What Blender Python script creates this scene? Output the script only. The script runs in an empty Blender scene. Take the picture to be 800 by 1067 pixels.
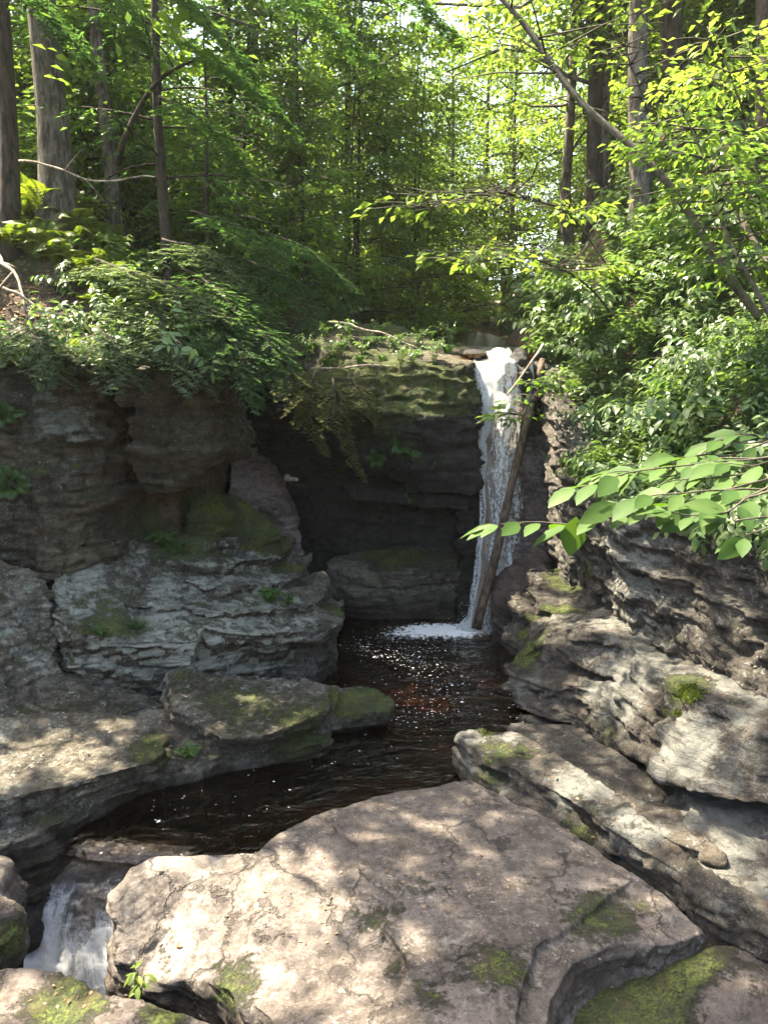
import bpy, bmesh, math, random
import numpy as np
from mathutils import Vector, Matrix

R = math.radians
rng = np.random.default_rng(7)
random.seed(7)
sc = bpy.context.scene
COL = sc.collection

# ------------------------------------------------------------------ camera
CAM_Z, PITCH = 4.0, R(10.0)
FPX = 1067 / 2 / math.tan(R(33.65))
cam_d = bpy.data.cameras.new('camera')
cam = bpy.data.objects.new('camera', cam_d); COL.objects.link(cam)
cam.location = (0, 0, CAM_Z); cam.rotation_euler = (R(90) - PITCH, 0, 0)
cam_d.sensor_fit = 'VERTICAL'; cam_d.sensor_height = 24; cam_d.lens = 12 / math.tan(R(33.65))
cam_d.clip_start = 0.05; cam_d.clip_end = 600
sc.camera = cam

def ray(px, py):
    u, v = (px - 400) / FPX, (533.5 - py) / FPX
    c, s = math.cos(PITCH), math.sin(PITCH)
    return np.array([u, c + v * s, -s + v * c])
def PY(px, py, Y):                      # the photographed point at distance Y
    d = ray(px, py); return np.array([0, 0, CAM_Z]) + d * (Y / d[1])
def PZ(px, py, z):                      # the photographed point at height z
    d = ray(px, py); return np.array([0, 0, CAM_Z]) + d * ((z - CAM_Z) / d[2])

# ------------------------------------------------------------------ light
SUN_EL, SUN_AZ = R(60), R(-62)          # azimuth measured from +Y, towards -X
SUN = np.array([math.cos(SUN_EL) * math.sin(SUN_AZ), math.cos(SUN_EL) * math.cos(SUN_AZ), math.sin(SUN_EL)])
w = bpy.data.worlds.new('World'); sc.world = w; w.use_nodes = True
nt = w.node_tree; bg = nt.nodes['Background']
sky = nt.nodes.new('ShaderNodeTexSky'); sky.sky_type = 'NISHITA'; sky.sun_disc = False
sky.sun_elevation = SUN_EL; sky.sun_rotation = SUN_AZ % (2 * math.pi); sky.dust_density = 2.5
nt.links.new(sky.outputs[0], bg.inputs[0]); bg.inputs[1].default_value = 0.15
sl = bpy.data.lights.new('sun', 'SUN'); sl.energy = 4.6; sl.angle = R(0.5); sl.color = (1, 0.95, 0.86)
so = bpy.data.objects.new('sun', sl); COL.objects.link(so)
so.rotation_euler = Vector(SUN).to_track_quat('Z', 'Y').to_euler()
sc.view_settings.view_transform = 'Standard'; sc.view_settings.look = 'None'
sc.view_settings.gamma = 1; sc.view_settings.use_curve_mapping = False
sc.view_settings.exposure = 2.9
sc.view_settings.use_white_balance = True; sc.view_settings.white_balance_temperature = 7700
cy = sc.cycles
cy.max_bounces = 8; cy.diffuse_bounces = 4; cy.glossy_bounces = 3; cy.transmission_bounces = 6; cy.transparent_max_bounces = 12
cy.caustics_reflective = False; cy.caustics_refractive = False
cy.sample_clamp_indirect = 6.0

# ------------------------------------------------------------------ noise
def _h(ix, iy, iz, s):
    n = (ix.astype(np.int64) * 374761393 + iy.astype(np.int64) * 668265263 + iz.astype(np.int64) * 2147483647 + s * 974711) & 0xffffffff
    n = ((n ^ (n >> 13)) * 1274126177) & 0xffffffff
    n = ((n ^ (n >> 16)) * 2246822519) & 0xffffffff
    return ((n ^ (n >> 15)) & 0xffffff) / float(0xffffff)
def vn(p, s=0):
    p = np.asarray(p, float); f = np.floor(p); t = p - f; t = t * t * (3 - 2 * t); i = f.astype(np.int64)
    r = 0
    for dx in (0, 1):
        for dy in (0, 1):
            for dz in (0, 1):
                wt = (t[:, 0] if dx else 1 - t[:, 0]) * (t[:, 1] if dy else 1 - t[:, 1]) * (t[:, 2] if dz else 1 - t[:, 2])
                r = r + wt * _h(i[:, 0] + dx, i[:, 1] + dy, i[:, 2] + dz, s)
    return r * 2 - 1
def fbm(p, o=4, s=0, g=0.5):
    p = np.asarray(p, float); r = 0; a = 1
    for k in range(o):
        r = r + a * vn(p * (2.03 ** k) + 17.3 * k, s + k); a *= g
    return r
def sst(a, b, x):
    t = np.clip((x - a) / (b - a), 0, 1); return t * t * (3 - 2 * t)

# ------------------------------------------------------------------ materials
def mat(name):
    m = bpy.data.materials.new(name); m.use_nodes = True
    nt = m.node_tree; nt.nodes.clear()
    o = nt.nodes.new('ShaderNodeOutputMaterial')
    return m, nt, o
class NB:
    def __init__(s, nt): s.nt = nt
    def n(s, t, **kw):
        x = s.nt.nodes.new(t)
        for k, v in kw.items():
            if k.startswith('_'): setattr(x, k[1:], v)
        for k, v in kw.items():
            if not k.startswith('_'):
                k2 = int(k[1:]) if k[0] == 'i' and k[1:].isdigit() else k.replace('__', ' ')
                s.set(x.inputs[k2], v)
        return x
    def set(s, inp, v):
        if isinstance(v, bpy.types.NodeSocket): s.nt.links.new(v, inp)
        else:
            if inp.type == 'RGBA' and len(v) == 3: v = (*v, 1)
            inp.default_value = v
    def math(s, op, a, b=0.0, clamp=False):
        return s.n('ShaderNodeMath', _operation=op, _use_clamp=clamp, i0=a, i1=b).outputs[0]
    def mix(s, f, a, b, blend='MIX'):
        x = s.n('ShaderNodeMix', _data_type='RGBA', _blend_type=blend)
        s.set(x.inputs[0], f); s.set(x.inputs[6], a); s.set(x.inputs[7], b); return x.outputs[2]
    def noise(s, co, scale, detail=4, rough=0.55, dist=0.0):
        return s.n('ShaderNodeTexNoise', Vector=co, Scale=scale, Detail=detail, Roughness=rough, Distortion=dist).outputs[0]
    def step(s, x, a, b):
        return s.n('ShaderNodeMapRange', _interpolation_type='SMOOTHSTEP', Value=x, From__Min=a, From__Max=b).outputs[0]
    def attr(s, name): return s.n('ShaderNodeAttribute', _attribute_name=name).outputs['Fac']
    def co(s, scale=None):
        c = s.n('ShaderNodeTexCoord').outputs['Object']
        if scale is None: return c
        return s.n('ShaderNodeMapping', Vector=c, Scale=scale).outputs[0]

def rock_mat(name, dark, light, lich=0.5, lichcol=(.40, .43, .38), rough=0.85, tint=(.30, .22, .20), crack=0.0, bump=.045):
    m, nt, o = mat(name); b = NB(nt)
    c = b.co(); cs = b.co((1.6, 1.6, 9))
    n1 = b.noise(c, 1.4, 9, .62); st = b.noise(cs, 1.6, 7, .65, .4); n3 = b.noise(c, 9, 8, .7); n4 = b.noise(c, 55, 5, .7)
    f = b.math('ADD', b.math('ADD', b.math('MULTIPLY', n1, .45), b.math('MULTIPLY', st, .22)), b.math('MULTIPLY', b.noise(c, 4.2, 8, .7), .33))
    col = b.mix(b.step(f, .40, .62), dark, light)
    col = b.mix(b.math('MULTIPLY', b.step(b.noise(c, .9, 5), .5, .7), .55), col, tint)
    col = b.mix(b.math('MULTIPLY', b.step(n3, .48, .62), .6), col, tuple(x * .38 for x in dark))
    n5 = b.noise(c, 27, 8, .75)
    col = b.mix(b.math('MULTIPLY', b.step(n5, .52, .60), .55), col, tuple(x * .5 for x in dark))
    col = b.mix(b.math('MULTIPLY', b.step(b.noise(c, 13, 9, .8), .54, .60), .45), col, tuple(min(1, x * 1.35) for x in light))
    col = b.mix(b.math('MULTIPLY', b.step(b.noise(b.co((5, 5, 1.1)), 1.5, 8, .75), .54, .66), .5), col, tuple(x * .6 for x in dark))
    col = b.mix(b.math('MULTIPLY', b.step(n4, .54, .7), .3), col, tuple(min(1, x * 1.5) for x in light))
    # pale lichen in crusts and in spots
    la = b.attr('lichen')
    l1 = b.step(b.math('ADD', b.noise(c, 3.4, 14, .80), b.math('MULTIPLY', b.math('SUBTRACT', la, .5), .42)), .60 - .07 * lich, .68 - .06 * lich)
    wc0 = b.n('ShaderNodeMixRGB', Fac=.12, Color1=c, Color2=b.n('ShaderNodeTexNoise', Vector=c, Scale=14.).outputs['Color']).outputs[0]
    vo = b.n('ShaderNodeTexVoronoi', Vector=wc0, Scale=17.).outputs['Distance']
    sp = b.math('MULTIPLY', b.math('SUBTRACT', 1.0, b.step(vo, .22, .34)), b.step(b.noise(c, 4.3, 3), .50 - .05 * lich, .62))
    vo2 = b.n('ShaderNodeTexVoronoi', Vector=wc0, Scale=46.).outputs['Distance']
    sp2 = b.math('MULTIPLY', b.math('SUBTRACT', 1.0, b.step(vo2, .20, .30)), b.step(b.noise(c, 6.0, 5, .7), .50, .58))
    lm = b.math('MULTIPLY', b.math('MAXIMUM', b.math('MULTIPLY', l1, .8), b.math('MAXIMUM', b.math('MULTIPLY', sp, .9), sp2)), b.math('MULTIPLY', lich, b.step(la, .02, .3)), True)
    lc = b.mix(b.noise(c, 21, 6, .7), tuple(x * .72 for x in lichcol), tuple(min(1, x * 1.22) for x in lichcol))
    col = b.mix(lm, col, lc)
    # cracks that follow the bedding and a coarse joint net
    wc = b.n('ShaderNodeVectorMath', _operation='ADD', i0=c, i1=b.n('ShaderNodeVectorMath', _operation='SCALE', i0=b.n('ShaderNodeTexNoise', Vector=c, Scale=1.7, Detail=6., Roughness=.65).outputs['Color'], Scale=.75).outputs[0]).outputs[0]
    v1 = b.n('ShaderNodeTexVoronoi', _feature='DISTANCE_TO_EDGE', Vector=b.n('ShaderNodeMapping', Vector=wc, Rotation=(0, 0, .6), Scale=(1., .55, 1.)).outputs[0], Scale=1.25).outputs['Distance']
    v2 = b.n('ShaderNodeTexVoronoi', _feature='DISTANCE_TO_EDGE', Vector=wc, Scale=4.5).outputs['Distance']
    ck = b.math('MULTIPLY', b.math('SUBTRACT', 1.0, b.step(v1, .004, .022)), b.step(b.noise(c, 1.3, 3), .40, .56))
    ck = b.math('MAXIMUM', ck, b.math('MULTIPLY', b.math('SUBTRACT', .6, b.step(v2, .002, .03)), b.step(b.noise(c, 2.1, 4), .54, .66)))
    bd = b.noise(b.co((.5, .5, 9)), 2.1, 5, .6, .3)
    bk = b.math('SUBTRACT', 1.0, b.step(b.math('ABSOLUTE', b.math('SUBTRACT', bd, .5)), .004, .02))
    cr = b.math('MAXIMUM', b.math('MULTIPLY', ck, crack), b.math('MULTIPLY', bk, .3 if crack < .5 else .0))
    col = b.mix(b.math('MULTIPLY', cr, .75), col, (.018, .016, .013))
    jn = b.math('MULTIPLY', b.attr('joint'), b.step(b.noise(c, 11, 6, .7), .35, .6))
    col = b.mix(b.math('MULTIPLY', jn, .85), col, (.010, .009, .006))
    # moss
    ma = b.attr('moss')
    mf = b.step(b.math('ADD', b.math('ADD', ma, b.math('MULTIPLY', ck, .12)), b.math('MULTIPLY', b.math('SUBTRACT', b.noise(c, 8.5, 14, .85), .5), 3.0)), .40, .74)
    mc = b.mix(b.step(b.noise(c, 3.1, 6, .7), .38, .66), (.034, .055, .011), (.14, .18, .027))
    mc = b.mix(b.step(b.noise(c, 48, 6, .75), .40, .62), tuple([.016, .022, .006]), mc)
    mc = b.mix(b.math('MULTIPLY', b.step(b.noise(c, 5, 7, .75), .50, .62), .7), mc, (.075, .062, .026))
    col = b.mix(b.math('MULTIPLY', mf, .92), col, mc)
    wet = b.attr('wet')
    col = b.mix(wet, col, b.mix(1.0, col, (.30, .27, .25), 'MULTIPLY'))
    ro = b.n('ShaderNodeMapRange', Value=wet, To__Min=rough, To__Max=.28).outputs[0]
    h = b.math('ADD', b.math('MULTIPLY', n3, .9), b.math('MULTIPLY', st, .55))
    h = b.math('ADD', b.math('ADD', h, b.math('MULTIPLY', n4, .28)), b.math('MULTIPLY', n5, .5))
    h = b.math('ADD', h, b.math('MULTIPLY', b.noise(c, 160, 3, .6), .07))
    h = b.math('SUBTRACT', h, b.math('MULTIPLY', cr, .9))
    h = b.math('ADD', h, b.math('MULTIPLY', lm, .12))
    h = b.math('ADD', h, b.math('MULTIPLY', mf, b.math('ADD', .25, b.math('MULTIPLY', b.noise(c, 45, 4, .7), .9))))
    bu = b.n('ShaderNodeBump', Strength=1., Distance=bump, Height=h)
    p = b.n('ShaderNodeBsdfPrincipled', Base__Color=col, Roughness=ro, Normal=bu.outputs[0])
    p.inputs['Specular IOR Level'].default_value = .35
    nt.links.new(p.outputs[0], o.inputs[0]); return m

def leaf_mat(name, cols, trans=0.42, tcol=None, rough=.5, spec=.35, vein=False):
    m, nt, o = mat(name); b = NB(nt)
    rmp = b.n('ShaderNodeValToRGB', Fac=b.attr('rnd'))
    el = rmp.color_ramp.elements
    while len(el) < len(cols): el.new(.5)
    for k, c in enumerate(cols):
        el[k].position = k / (len(cols) - 1); el[k].color = (*c, 1)
    oi = b.n('ShaderNodeObjectInfo').outputs['Random']
    col = b.mix(1.0, rmp.outputs[0], b.mix(oi, (.80, .84, .85), (1.15, 1.12, 1.0)), 'MULTIPLY')
    tc = b.mix(1.0, col, tcol or (1.75, 1.75, .9), 'MULTIPLY')
    nrm = None
    p = b.n('ShaderNodeBsdfPrincipled', Base__Color=col, Roughness=rough)
    p.inputs['Specular IOR Level'].default_value = spec
    if vein:
        bu = b.n('ShaderNodeBump', Strength=.4, Distance=.01, Height=b.n('ShaderNodeTexWave', Vector=b.co(), Scale=18., Distortion=2.).outputs['Fac'])
        nt.links.new(bu.outputs[0], p.inputs['Normal'])
    t = b.n('ShaderNodeBsdfTranslucent', Color=tc)
    x = b.n('ShaderNodeMixShader', i0=trans); nt.links.new(p.outputs[0], x.inputs[1]); nt.links.new(t.outputs[0], x.inputs[2])
    nt.links.new(x.outputs[0], o.inputs[0]); return m

def bark_mat(name, dark, light, zs=.25, sc_=14, mossy=0.0):
    m, nt, o = mat(name); b = NB(nt)
    c = b.co((1, 1, zs)); n = b.noise(c, sc_, 7, .68, .5); n2 = b.noise(b.co(), 2.2, 6, .65)
    col = b.mix(b.step(n, .38, .62), dark, light)
    col = b.mix(b.math('MULTIPLY', b.step(n2, .52, .66), .5), col, tuple(min(1, x * 1.6) for x in light))
    if mossy: col = b.mix(b.math('MULTIPLY', b.step(b.noise(b.co(), 3.5, 6, .7), .5, .62), mossy), col, (.05, .07, .02))
    bu = b.n('ShaderNodeBump', Strength=.9, Distance=.03, Height=n)
    p = b.n('ShaderNodeBsdfPrincipled', Base__Color=col, Roughness=.92, Normal=bu.outputs[0]); p.inputs['Specular IOR Level'].default_value = .2
    nt.links.new(p.outputs[0], o.inputs[0]); return m

M = {}
M['rock_left'] = rock_mat('weathered_brown_stone', (.050, .043, .032), (.165, .150, .120), .75, (.36, .385, .32), tint=(.105, .088, .048))
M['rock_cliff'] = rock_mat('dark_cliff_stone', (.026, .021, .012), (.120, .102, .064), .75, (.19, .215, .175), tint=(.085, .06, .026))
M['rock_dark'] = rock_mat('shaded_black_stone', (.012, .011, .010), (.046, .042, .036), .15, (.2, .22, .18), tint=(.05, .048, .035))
M['rock_right'] = rock_mat('grey_lichen_stone', (.038, .032, .026), (.085, .076, .062), .6, (.20, .21, .19), tint=(.075, .058, .038))
M['rock_pink'] = rock_mat('pink_grey_stone', (.060, .049, .041), (.158, .134, .116), .8, (.25, .225, .195), tint=(.112, .092, .078), crack=.8, bump=.022)
M['rock_wall'] = rock_mat('grey_seamed_wall_stone', (.026, .023, .018), (.125, .112, .094), .75, (.24, .25, .225), tint=(.085, .068, .045))
M['rock_sunlit'] = rock_mat('sunlit_pale_stone', (.40, .36, .34), (.70, .66, .62), .1, tint=(.55, .5, .47))  # sunlit look put into a bright albedo, the stone lies in shade
M['rock_purple'] = rock_mat('smooth_purple_stone', (.07, .054, .052), (.25, .205, .195), .15, rough=.5, tint=(.17, .125, .12))
M['bark_grey'] = bark_mat('ridged_grey_bark', (.036, .030, .024), (.135, .118, .10))
M['bark_dark'] = bark_mat('dark_bark', (.016, .012, .009), (.055, .043, .032))
M['bark_smooth'] = bark_mat('smooth_grey_bark', (.04, .033, .025), (.10, .088, .066), .8, 9, .3)
M['wood_dead'] = bark_mat('bleached_dead_wood', (.13, .10, .075), (.36, .30, .24), .3, 20)
M['wood_wet'] = bark_mat('wet_dark_wood', (.03, .021, .015), (.11, .08, .058), .2, 20)
M['leaf_yellow'] = leaf_mat('yellow_green_leaf', [(.065, .115, .026), (.10, .16, .038), (.145, .195, .055)], .56)
M['leaf_green'] = leaf_mat('green_leaf', [(.055, .105, .025), (.08, .145, .034), (.12, .175, .05)], .56)
M['leaf_deep'] = leaf_mat('deep_green_leaf', [(.026, .056, .020), (.042, .082, .026), (.06, .105, .03)], .36)
M['needle'] = leaf_mat('hemlock_needle', [(.045, .09, .045), (.068, .125, .055), (.095, .155, .065)], .48, (1.6, 1.9, .8))
M['needle_sunlit'] = leaf_mat('sunlit_hemlock_needle', [(.08, .12, .07), (.11, .15, .085), (.15, .18, .11)], .38, (1.6, 1.8, .9))  # paler copy of the needle colour, sunlight on the boughs painted in
M['needle_olive'] = leaf_mat('olive_hemlock_needle', [(.045, .06, .02), (.075, .09, .03), (.10, .11, .035)], .34)
M['bank_leaf'] = leaf_mat('bank_plant_leaf', [(.06, .115, .04), (.09, .15, .055), (.14, .19, .09)], .42, (1.6, 1.7, .8), .4, .45)
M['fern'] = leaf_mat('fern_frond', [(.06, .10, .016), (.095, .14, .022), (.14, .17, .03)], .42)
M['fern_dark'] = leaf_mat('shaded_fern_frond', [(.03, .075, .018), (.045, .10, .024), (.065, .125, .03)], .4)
M['big_leaf'] = leaf_mat('broad_spray_leaf', [(.035, .085, .016), (.06, .12, .022), (.085, .145, .03)], .45, (1.8, 1.7, .7), .55, .25)
M['moss_tuft'] = leaf_mat('moss_tuft', [(.045, .07, .01), (.08, .12, .014), (.12, .15, .02)], .3)
M['dry_litter'] = leaf_mat('dry_leaf_litter', [(.15, .085, .05), (.24, .15, .095), (.33, .24, .17)], .2, (1.2, 1.1, .9), .8, .2)
M['red_leaf'] = leaf_mat('red_fallen_leaf', [(.35, .08, .035), (.40, .10, .04)], .2, (1.2, 1, .8))

def ground_mat():
    m, nt, o = mat('forest_floor'); b = NB(nt); c = b.co()
    n = b.noise(c, 3, 9, .7); n2 = b.noise(c, 24, 6, .7)
    col = b.mix(b.step(n, .4, .62), (.035, .026, .018), (.12, .085, .055))
    col = b.mix(b.math('MULTIPLY', b.step(n2, .5, .66), .6), col, (.20, .145, .10))
    col = b.mix(b.math('MULTIPLY', b.step(b.noise(c, 1.1, 6), .48, .6), .75), col, (.035, .055, .014))
    bu = b.n('ShaderNodeBump', Strength=1., Distance=.05, Height=b.math('ADD', n, n2))
    p = b.n('ShaderNodeBsdfPrincipled', Base__Color=col, Roughness=.95, Normal=bu.outputs[0]); p.inputs['Specular IOR Level'].default_value = .15
    nt.links.new(p.outputs[0], o.inputs[0]); return m
M['ground'] = ground_mat()

def water_mat(name, tint, foam=True, bump=.5, scale=(1, 1, 1)):
    m, nt, o = mat(name); b = NB(nt); c = b.co(scale)
    h = b.math('ADD', b.noise(c, 3.0, 3, .5, .6), b.math('MULTIPLY', b.noise(c, 11, 3, .55, .8), .35))
    rp = b.attr('ripple')
    bu = b.n('ShaderNodeBump', Strength=b.math('ADD', .12, b.math('MULTIPLY', rp, bump)), Distance=.12, Height=h)
    fr = b.n('ShaderNodeFresnel', IOR=1.33, Normal=bu.outputs[0]).outputs[0]
    t = b.n('ShaderNodeBsdfTransparent', Color=tint); g = b.n('ShaderNodeBsdfGlossy', Color=(1, 1, 1), Roughness=.04, Normal=bu.outputs[0])
    x = b.n('ShaderNodeMixShader', i0=fr); nt.links.new(t.outputs[0], x.inputs[1]); nt.links.new(g.outputs[0], x.inputs[2])
    fm = b.attr('foam')
    fs = b.step(b.math('ADD', b.noise(b.co((1, .7, 1)), 12, 10, .8), b.math('MULTIPLY', b.math('SUBTRACT', fm, .5), .55)), .56, .70)
    d = b.n('ShaderNodeBsdfPrincipled', Base__Color=(.78, .80, .80), Roughness=.5)
    y = b.n('ShaderNodeMixShader', i0=b.math('MULTIPLY', fs, b.step(fm, .02, .2)))
    nt.links.new(x.outputs[0], y.inputs[1]); nt.links.new(d.outputs[0], y.inputs[2])
    nt.links.new(y.outputs[0], o.inputs[0]); return m
M['water'] = water_mat('brown_pool_water', (.40, .24, .11), bump=1.0, scale=(1, 1.7, 1))

def fall_mat(name, lo, hi, us=9.0, vs=1.3):
    m, nt, o = mat(name); b = NB(nt)
    fl = b.n('ShaderNodeCombineXYZ', X=b.math('MULTIPLY', b.attr('flow_across'), us), Y=b.math('MULTIPLY', b.attr('flow_along'), vs), Z=0.0).outputs[0]
    n = b.noise(fl, 1.6, 9, .7, .5); n2 = b.noise(b.co(), 22, 7, .75)
    f = b.math('ADD', b.math('MULTIPLY', n, .5), b.math('MULTIPLY', n2, .5))
    f = b.math('ADD', f, b.math('MULTIPLY', b.math('SUBTRACT', b.attr('foam'), .5), .5))
    al = b.step(f, lo, hi)
    bu = b.n('ShaderNodeBump', Strength=1., Distance=.06, Height=f)
    d = b.n('ShaderNodeBsdfPrincipled', Base__Color=(.60, .63, .64), Roughness=.4, Normal=bu.outputs[0])
    tl = b.n('ShaderNodeBsdfTranslucent', Color=(.74, .78, .80))
    dx = b.n('ShaderNodeMixShader', i0=.35); nt.links.new(d.outputs[0], dx.inputs[1]); nt.links.new(tl.outputs[0], dx.inputs[2])
    fr = b.n('ShaderNodeFresnel', IOR=1.33, Normal=bu.outputs[0]).outputs[0]
    t = b.n('ShaderNodeBsdfTransparent', Color=(.62, .50, .38)); g = b.n('ShaderNodeBsdfGlossy', Roughness=.08, Normal=bu.outputs[0])
    x = b.n('ShaderNodeMixShader', i0=fr); nt.links.new(t.outputs[0], x.inputs[1]); nt.links.new(g.outputs[0], x.inputs[2])
    y = b.n('ShaderNodeMixShader', i0=al); nt.links.new(x.outputs[0], y.inputs[1]); nt.links.new(dx.outputs[0], y.inputs[2])
    nt.links.new(y.outputs[0], o.inputs[0]); return m
M['fall'] = fall_mat('falling_white_water', .44, .60, 8.0, 1.1)
M['chute'] = fall_mat('rushing_white_water', .44, .66, 9.0, 2.2)
m_, nt_, o_ = mat('white_foam'); b_ = NB(nt_); p_ = b_.n('ShaderNodeBsdfPrincipled', Base__Color=(.8, .8, .78), Roughness=.6); nt_.links.new(p_.outputs[0], o_.inputs[0]); M['foam'] = m_

# ------------------------------------------------------------------ mesh helpers
def tag(o, label, cat, group=None, kind=None):
    if label: o['label'] = label
    if cat: o['category'] = cat
    if group: o['group'] = group
    if kind: o['kind'] = kind
    return o
def empty(name, loc, label, cat, group=None):
    o = bpy.data.objects.new(name, None); COL.objects.link(o); o.location = [float(v) for v in loc]; o.empty_display_size = .2
    return tag(o, label, cat, group)
class Geo:
    def __init__(s): s.v = []; s.f = []; s.r = []; s.mi = []; s.n = 0
    def add(s, v, faces, rnd=0.5, mi=0):         # faces: list of (k, n) index arrays, rnd per vertex
        v = np.asarray(v, float); s.v.append(v)
        for f in faces:
            f = np.asarray(f, np.int64); s.f.append(f + s.n); s.mi.append(np.full(len(f), mi, np.int32))
        s.r.append(np.broadcast_to(np.asarray(rnd, float), (len(v),))); s.n += len(v)
    def mesh(s, name, mats, smooth=False):
        v = np.concatenate(s.v); me = bpy.data.meshes.new(name)
        loops = np.concatenate([f.ravel() for f in s.f]); tot = np.concatenate([np.full(len(f), f.shape[1]) for f in s.f])
        start = np.concatenate([[0], np.cumsum(tot)[:-1]])
        me.vertices.add(len(v)); me.vertices.foreach_set('co', v.ravel().astype(np.float32))
        me.loops.add(len(loops)); me.loops.foreach_set('vertex_index', loops.astype(np.int32))
        me.polygons.add(len(tot)); me.polygons.foreach_set('loop_start', start.astype(np.int32))
        me.polygons.foreach_set('material_index', np.concatenate(s.mi))
        if smooth: me.polygons.foreach_set('use_smooth', np.ones(len(tot), bool))
        a = me.attributes.new('rnd', 'FLOAT', 'POINT'); a.data.foreach_set('value', np.concatenate(s.r).astype(np.float32))
        for m in (mats if isinstance(mats, (list, tuple)) else [mats]): me.materials.append(m)
        me.update(calc_edges=True); return me
    def obj(s, name, mats, parent=None, smooth=False):
        o = bpy.data.objects.new(name, s.mesh(name, mats, smooth)); COL.objects.link(o)
        if parent: o.parent = parent
        return o
def nrmz(a): return a / (np.linalg.norm(a, axis=-1, keepdims=True) + 1e-9)
def leaves(g, c, d, n, ln, wd, rnd, kind='quad', mi=0, fold=.18, droop=.0):
    """leaf blades starting at c, pointing along d, facing n"""
    c = np.asarray(c, float); N = len(c)
    if N == 0: return
    d = nrmz(d); side = nrmz(np.cross(d, n)); up = np.cross(side, d)
    ln = np.broadcast_to(ln, (N,))[:, None]; wd = np.broadcast_to(wd, (N,))[:, None]
    if kind == 'quad':
        v = np.stack([c, c + d * ln * .45 + side * wd * .5 + up * wd * fold, c + d * ln - up * ln * droop, c + d * ln * .45 - side * wd * .5 + up * wd * fold], 1)
        k = 4; F = [np.array([[0, 1, 2, 3]])]
    elif kind == 'strip':
        v = np.stack([c - side * wd * .5, c + side * wd * .5, c + d * ln + side * wd * .35, c + d * ln - side * wd * .35], 1)
        k = 4; F = [np.array([[0, 1, 2, 3]])]
    else:
        def P(t, w_, u): return c + d * ln * t + side * wd * w_ + up * (wd * u - ln * droop * t * t)
        v = np.stack([P(0, 0, 0), P(.22, .34, fold * .7), P(.5, .5, fold), P(.78, .30, fold * .6), P(1, 0, 0), P(.78, -.30, fold * .6), P(.5, -.5, fold), P(.22, -.34, fold * .7), P(.25, 0, 0), P(.5, 0, 0), P(.78, 0, 0)], 1)
        k = 11; F = [np.array([[0, 1, 8], [0, 8, 7], [10, 3, 4], [10, 4, 5]]), np.array([[8, 1, 2, 9], [9, 2, 3, 10], [7, 8, 9, 6], [6, 9, 10, 5]])]
    off = (np.arange(N) * k)[:, None, None]; rv = np.repeat(np.broadcast_to(rnd, (N,))[:, None], k, 1)
    if k == 11: rv = np.clip(rv * .75 + np.array([.25, 0, 0, 0, .1, 0, 0, 0, .28, .28, .2])[None], 0, 1)
    g.add(v.reshape(-1, 3), [(f[None] + off).reshape(-1, f.shape[1]) for f in F], rv.ravel(), mi)
def tube(g, pts, rad, sides=7, mi=0, bump=0.0, seed=0):
    pts = np.asarray(pts, float); n = len(pts); rad = np.broadcast_to(rad, (n,))
    t = nrmz(np.gradient(pts, axis=0)); ref = np.array([0, 1., 0]) if abs(t[0, 1]) < .8 else np.array([1., 0, 0])
    a = nrmz(np.cross(t, ref)); b2 = np.cross(t, a); ang = np.arange(sides) * 2 * math.pi / sides
    rr = rad[:, None] * np.ones(sides)
    if bump:
        q = np.stack([np.cos(ang)[None] * 1.7 + 0 * rr, np.sin(ang)[None] * 1.7 + 0 * rr, np.arange(n)[:, None] * .35 + 0 * rr], -1).reshape(-1, 3)
        rr = rr * (1 + bump * fbm(q + seed * 7.7, 3, seed).reshape(n, sides))
    v = pts[:, None] + a[:, None] * (np.cos(ang)[None, :, None] * rr[..., None]) + b2[:, None] * (np.sin(ang)[None, :, None] * rr[..., None])
    i = np.arange(n - 1)[:, None] * sides; j = np.arange(sides)[None]; j2 = (j + 1) % sides
    f = np.stack([i + j, i + j2, i + sides + j2, i + sides + j], -1).reshape(-1, 4)
    g.add(v.reshape(-1, 3), [f, np.array([list(range(sides))[::-1]]), np.array([[(n - 1) * sides + k for k in range(sides)]])], .5, mi)
def curve(p, n=8, wob=0.0, seed=0):
    """smooth path through a few points"""
    p = np.asarray(p, float); k = len(p); t = np.linspace(0, k - 1, n); out = np.zeros((n, 3))
    q = np.concatenate([[2 * p[0] - p[1]], p, [2 * p[-1] - p[-2]]])
    for a, tt in enumerate(t):
        i = min(int(tt), k - 2); u = tt - i; p0, p1, p2, p3 = q[i:i + 4]
        out[a] = .5 * ((2 * p1) + (-p0 + p2) * u + (2 * p0 - 5 * p1 + 4 * p2 - p3) * u * u + (-p0 + 3 * p1 - 3 * p2 + p3) * u ** 3)
    if wob:
        s = np.linspace(0, 1, n) * 5 + seed * 3.1
        out += wob * np.stack([vn(np.stack([s, s * 0 + k_, s * 0 + seed], 1), k_) for k_ in range(3)], 1)
    return out

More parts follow.
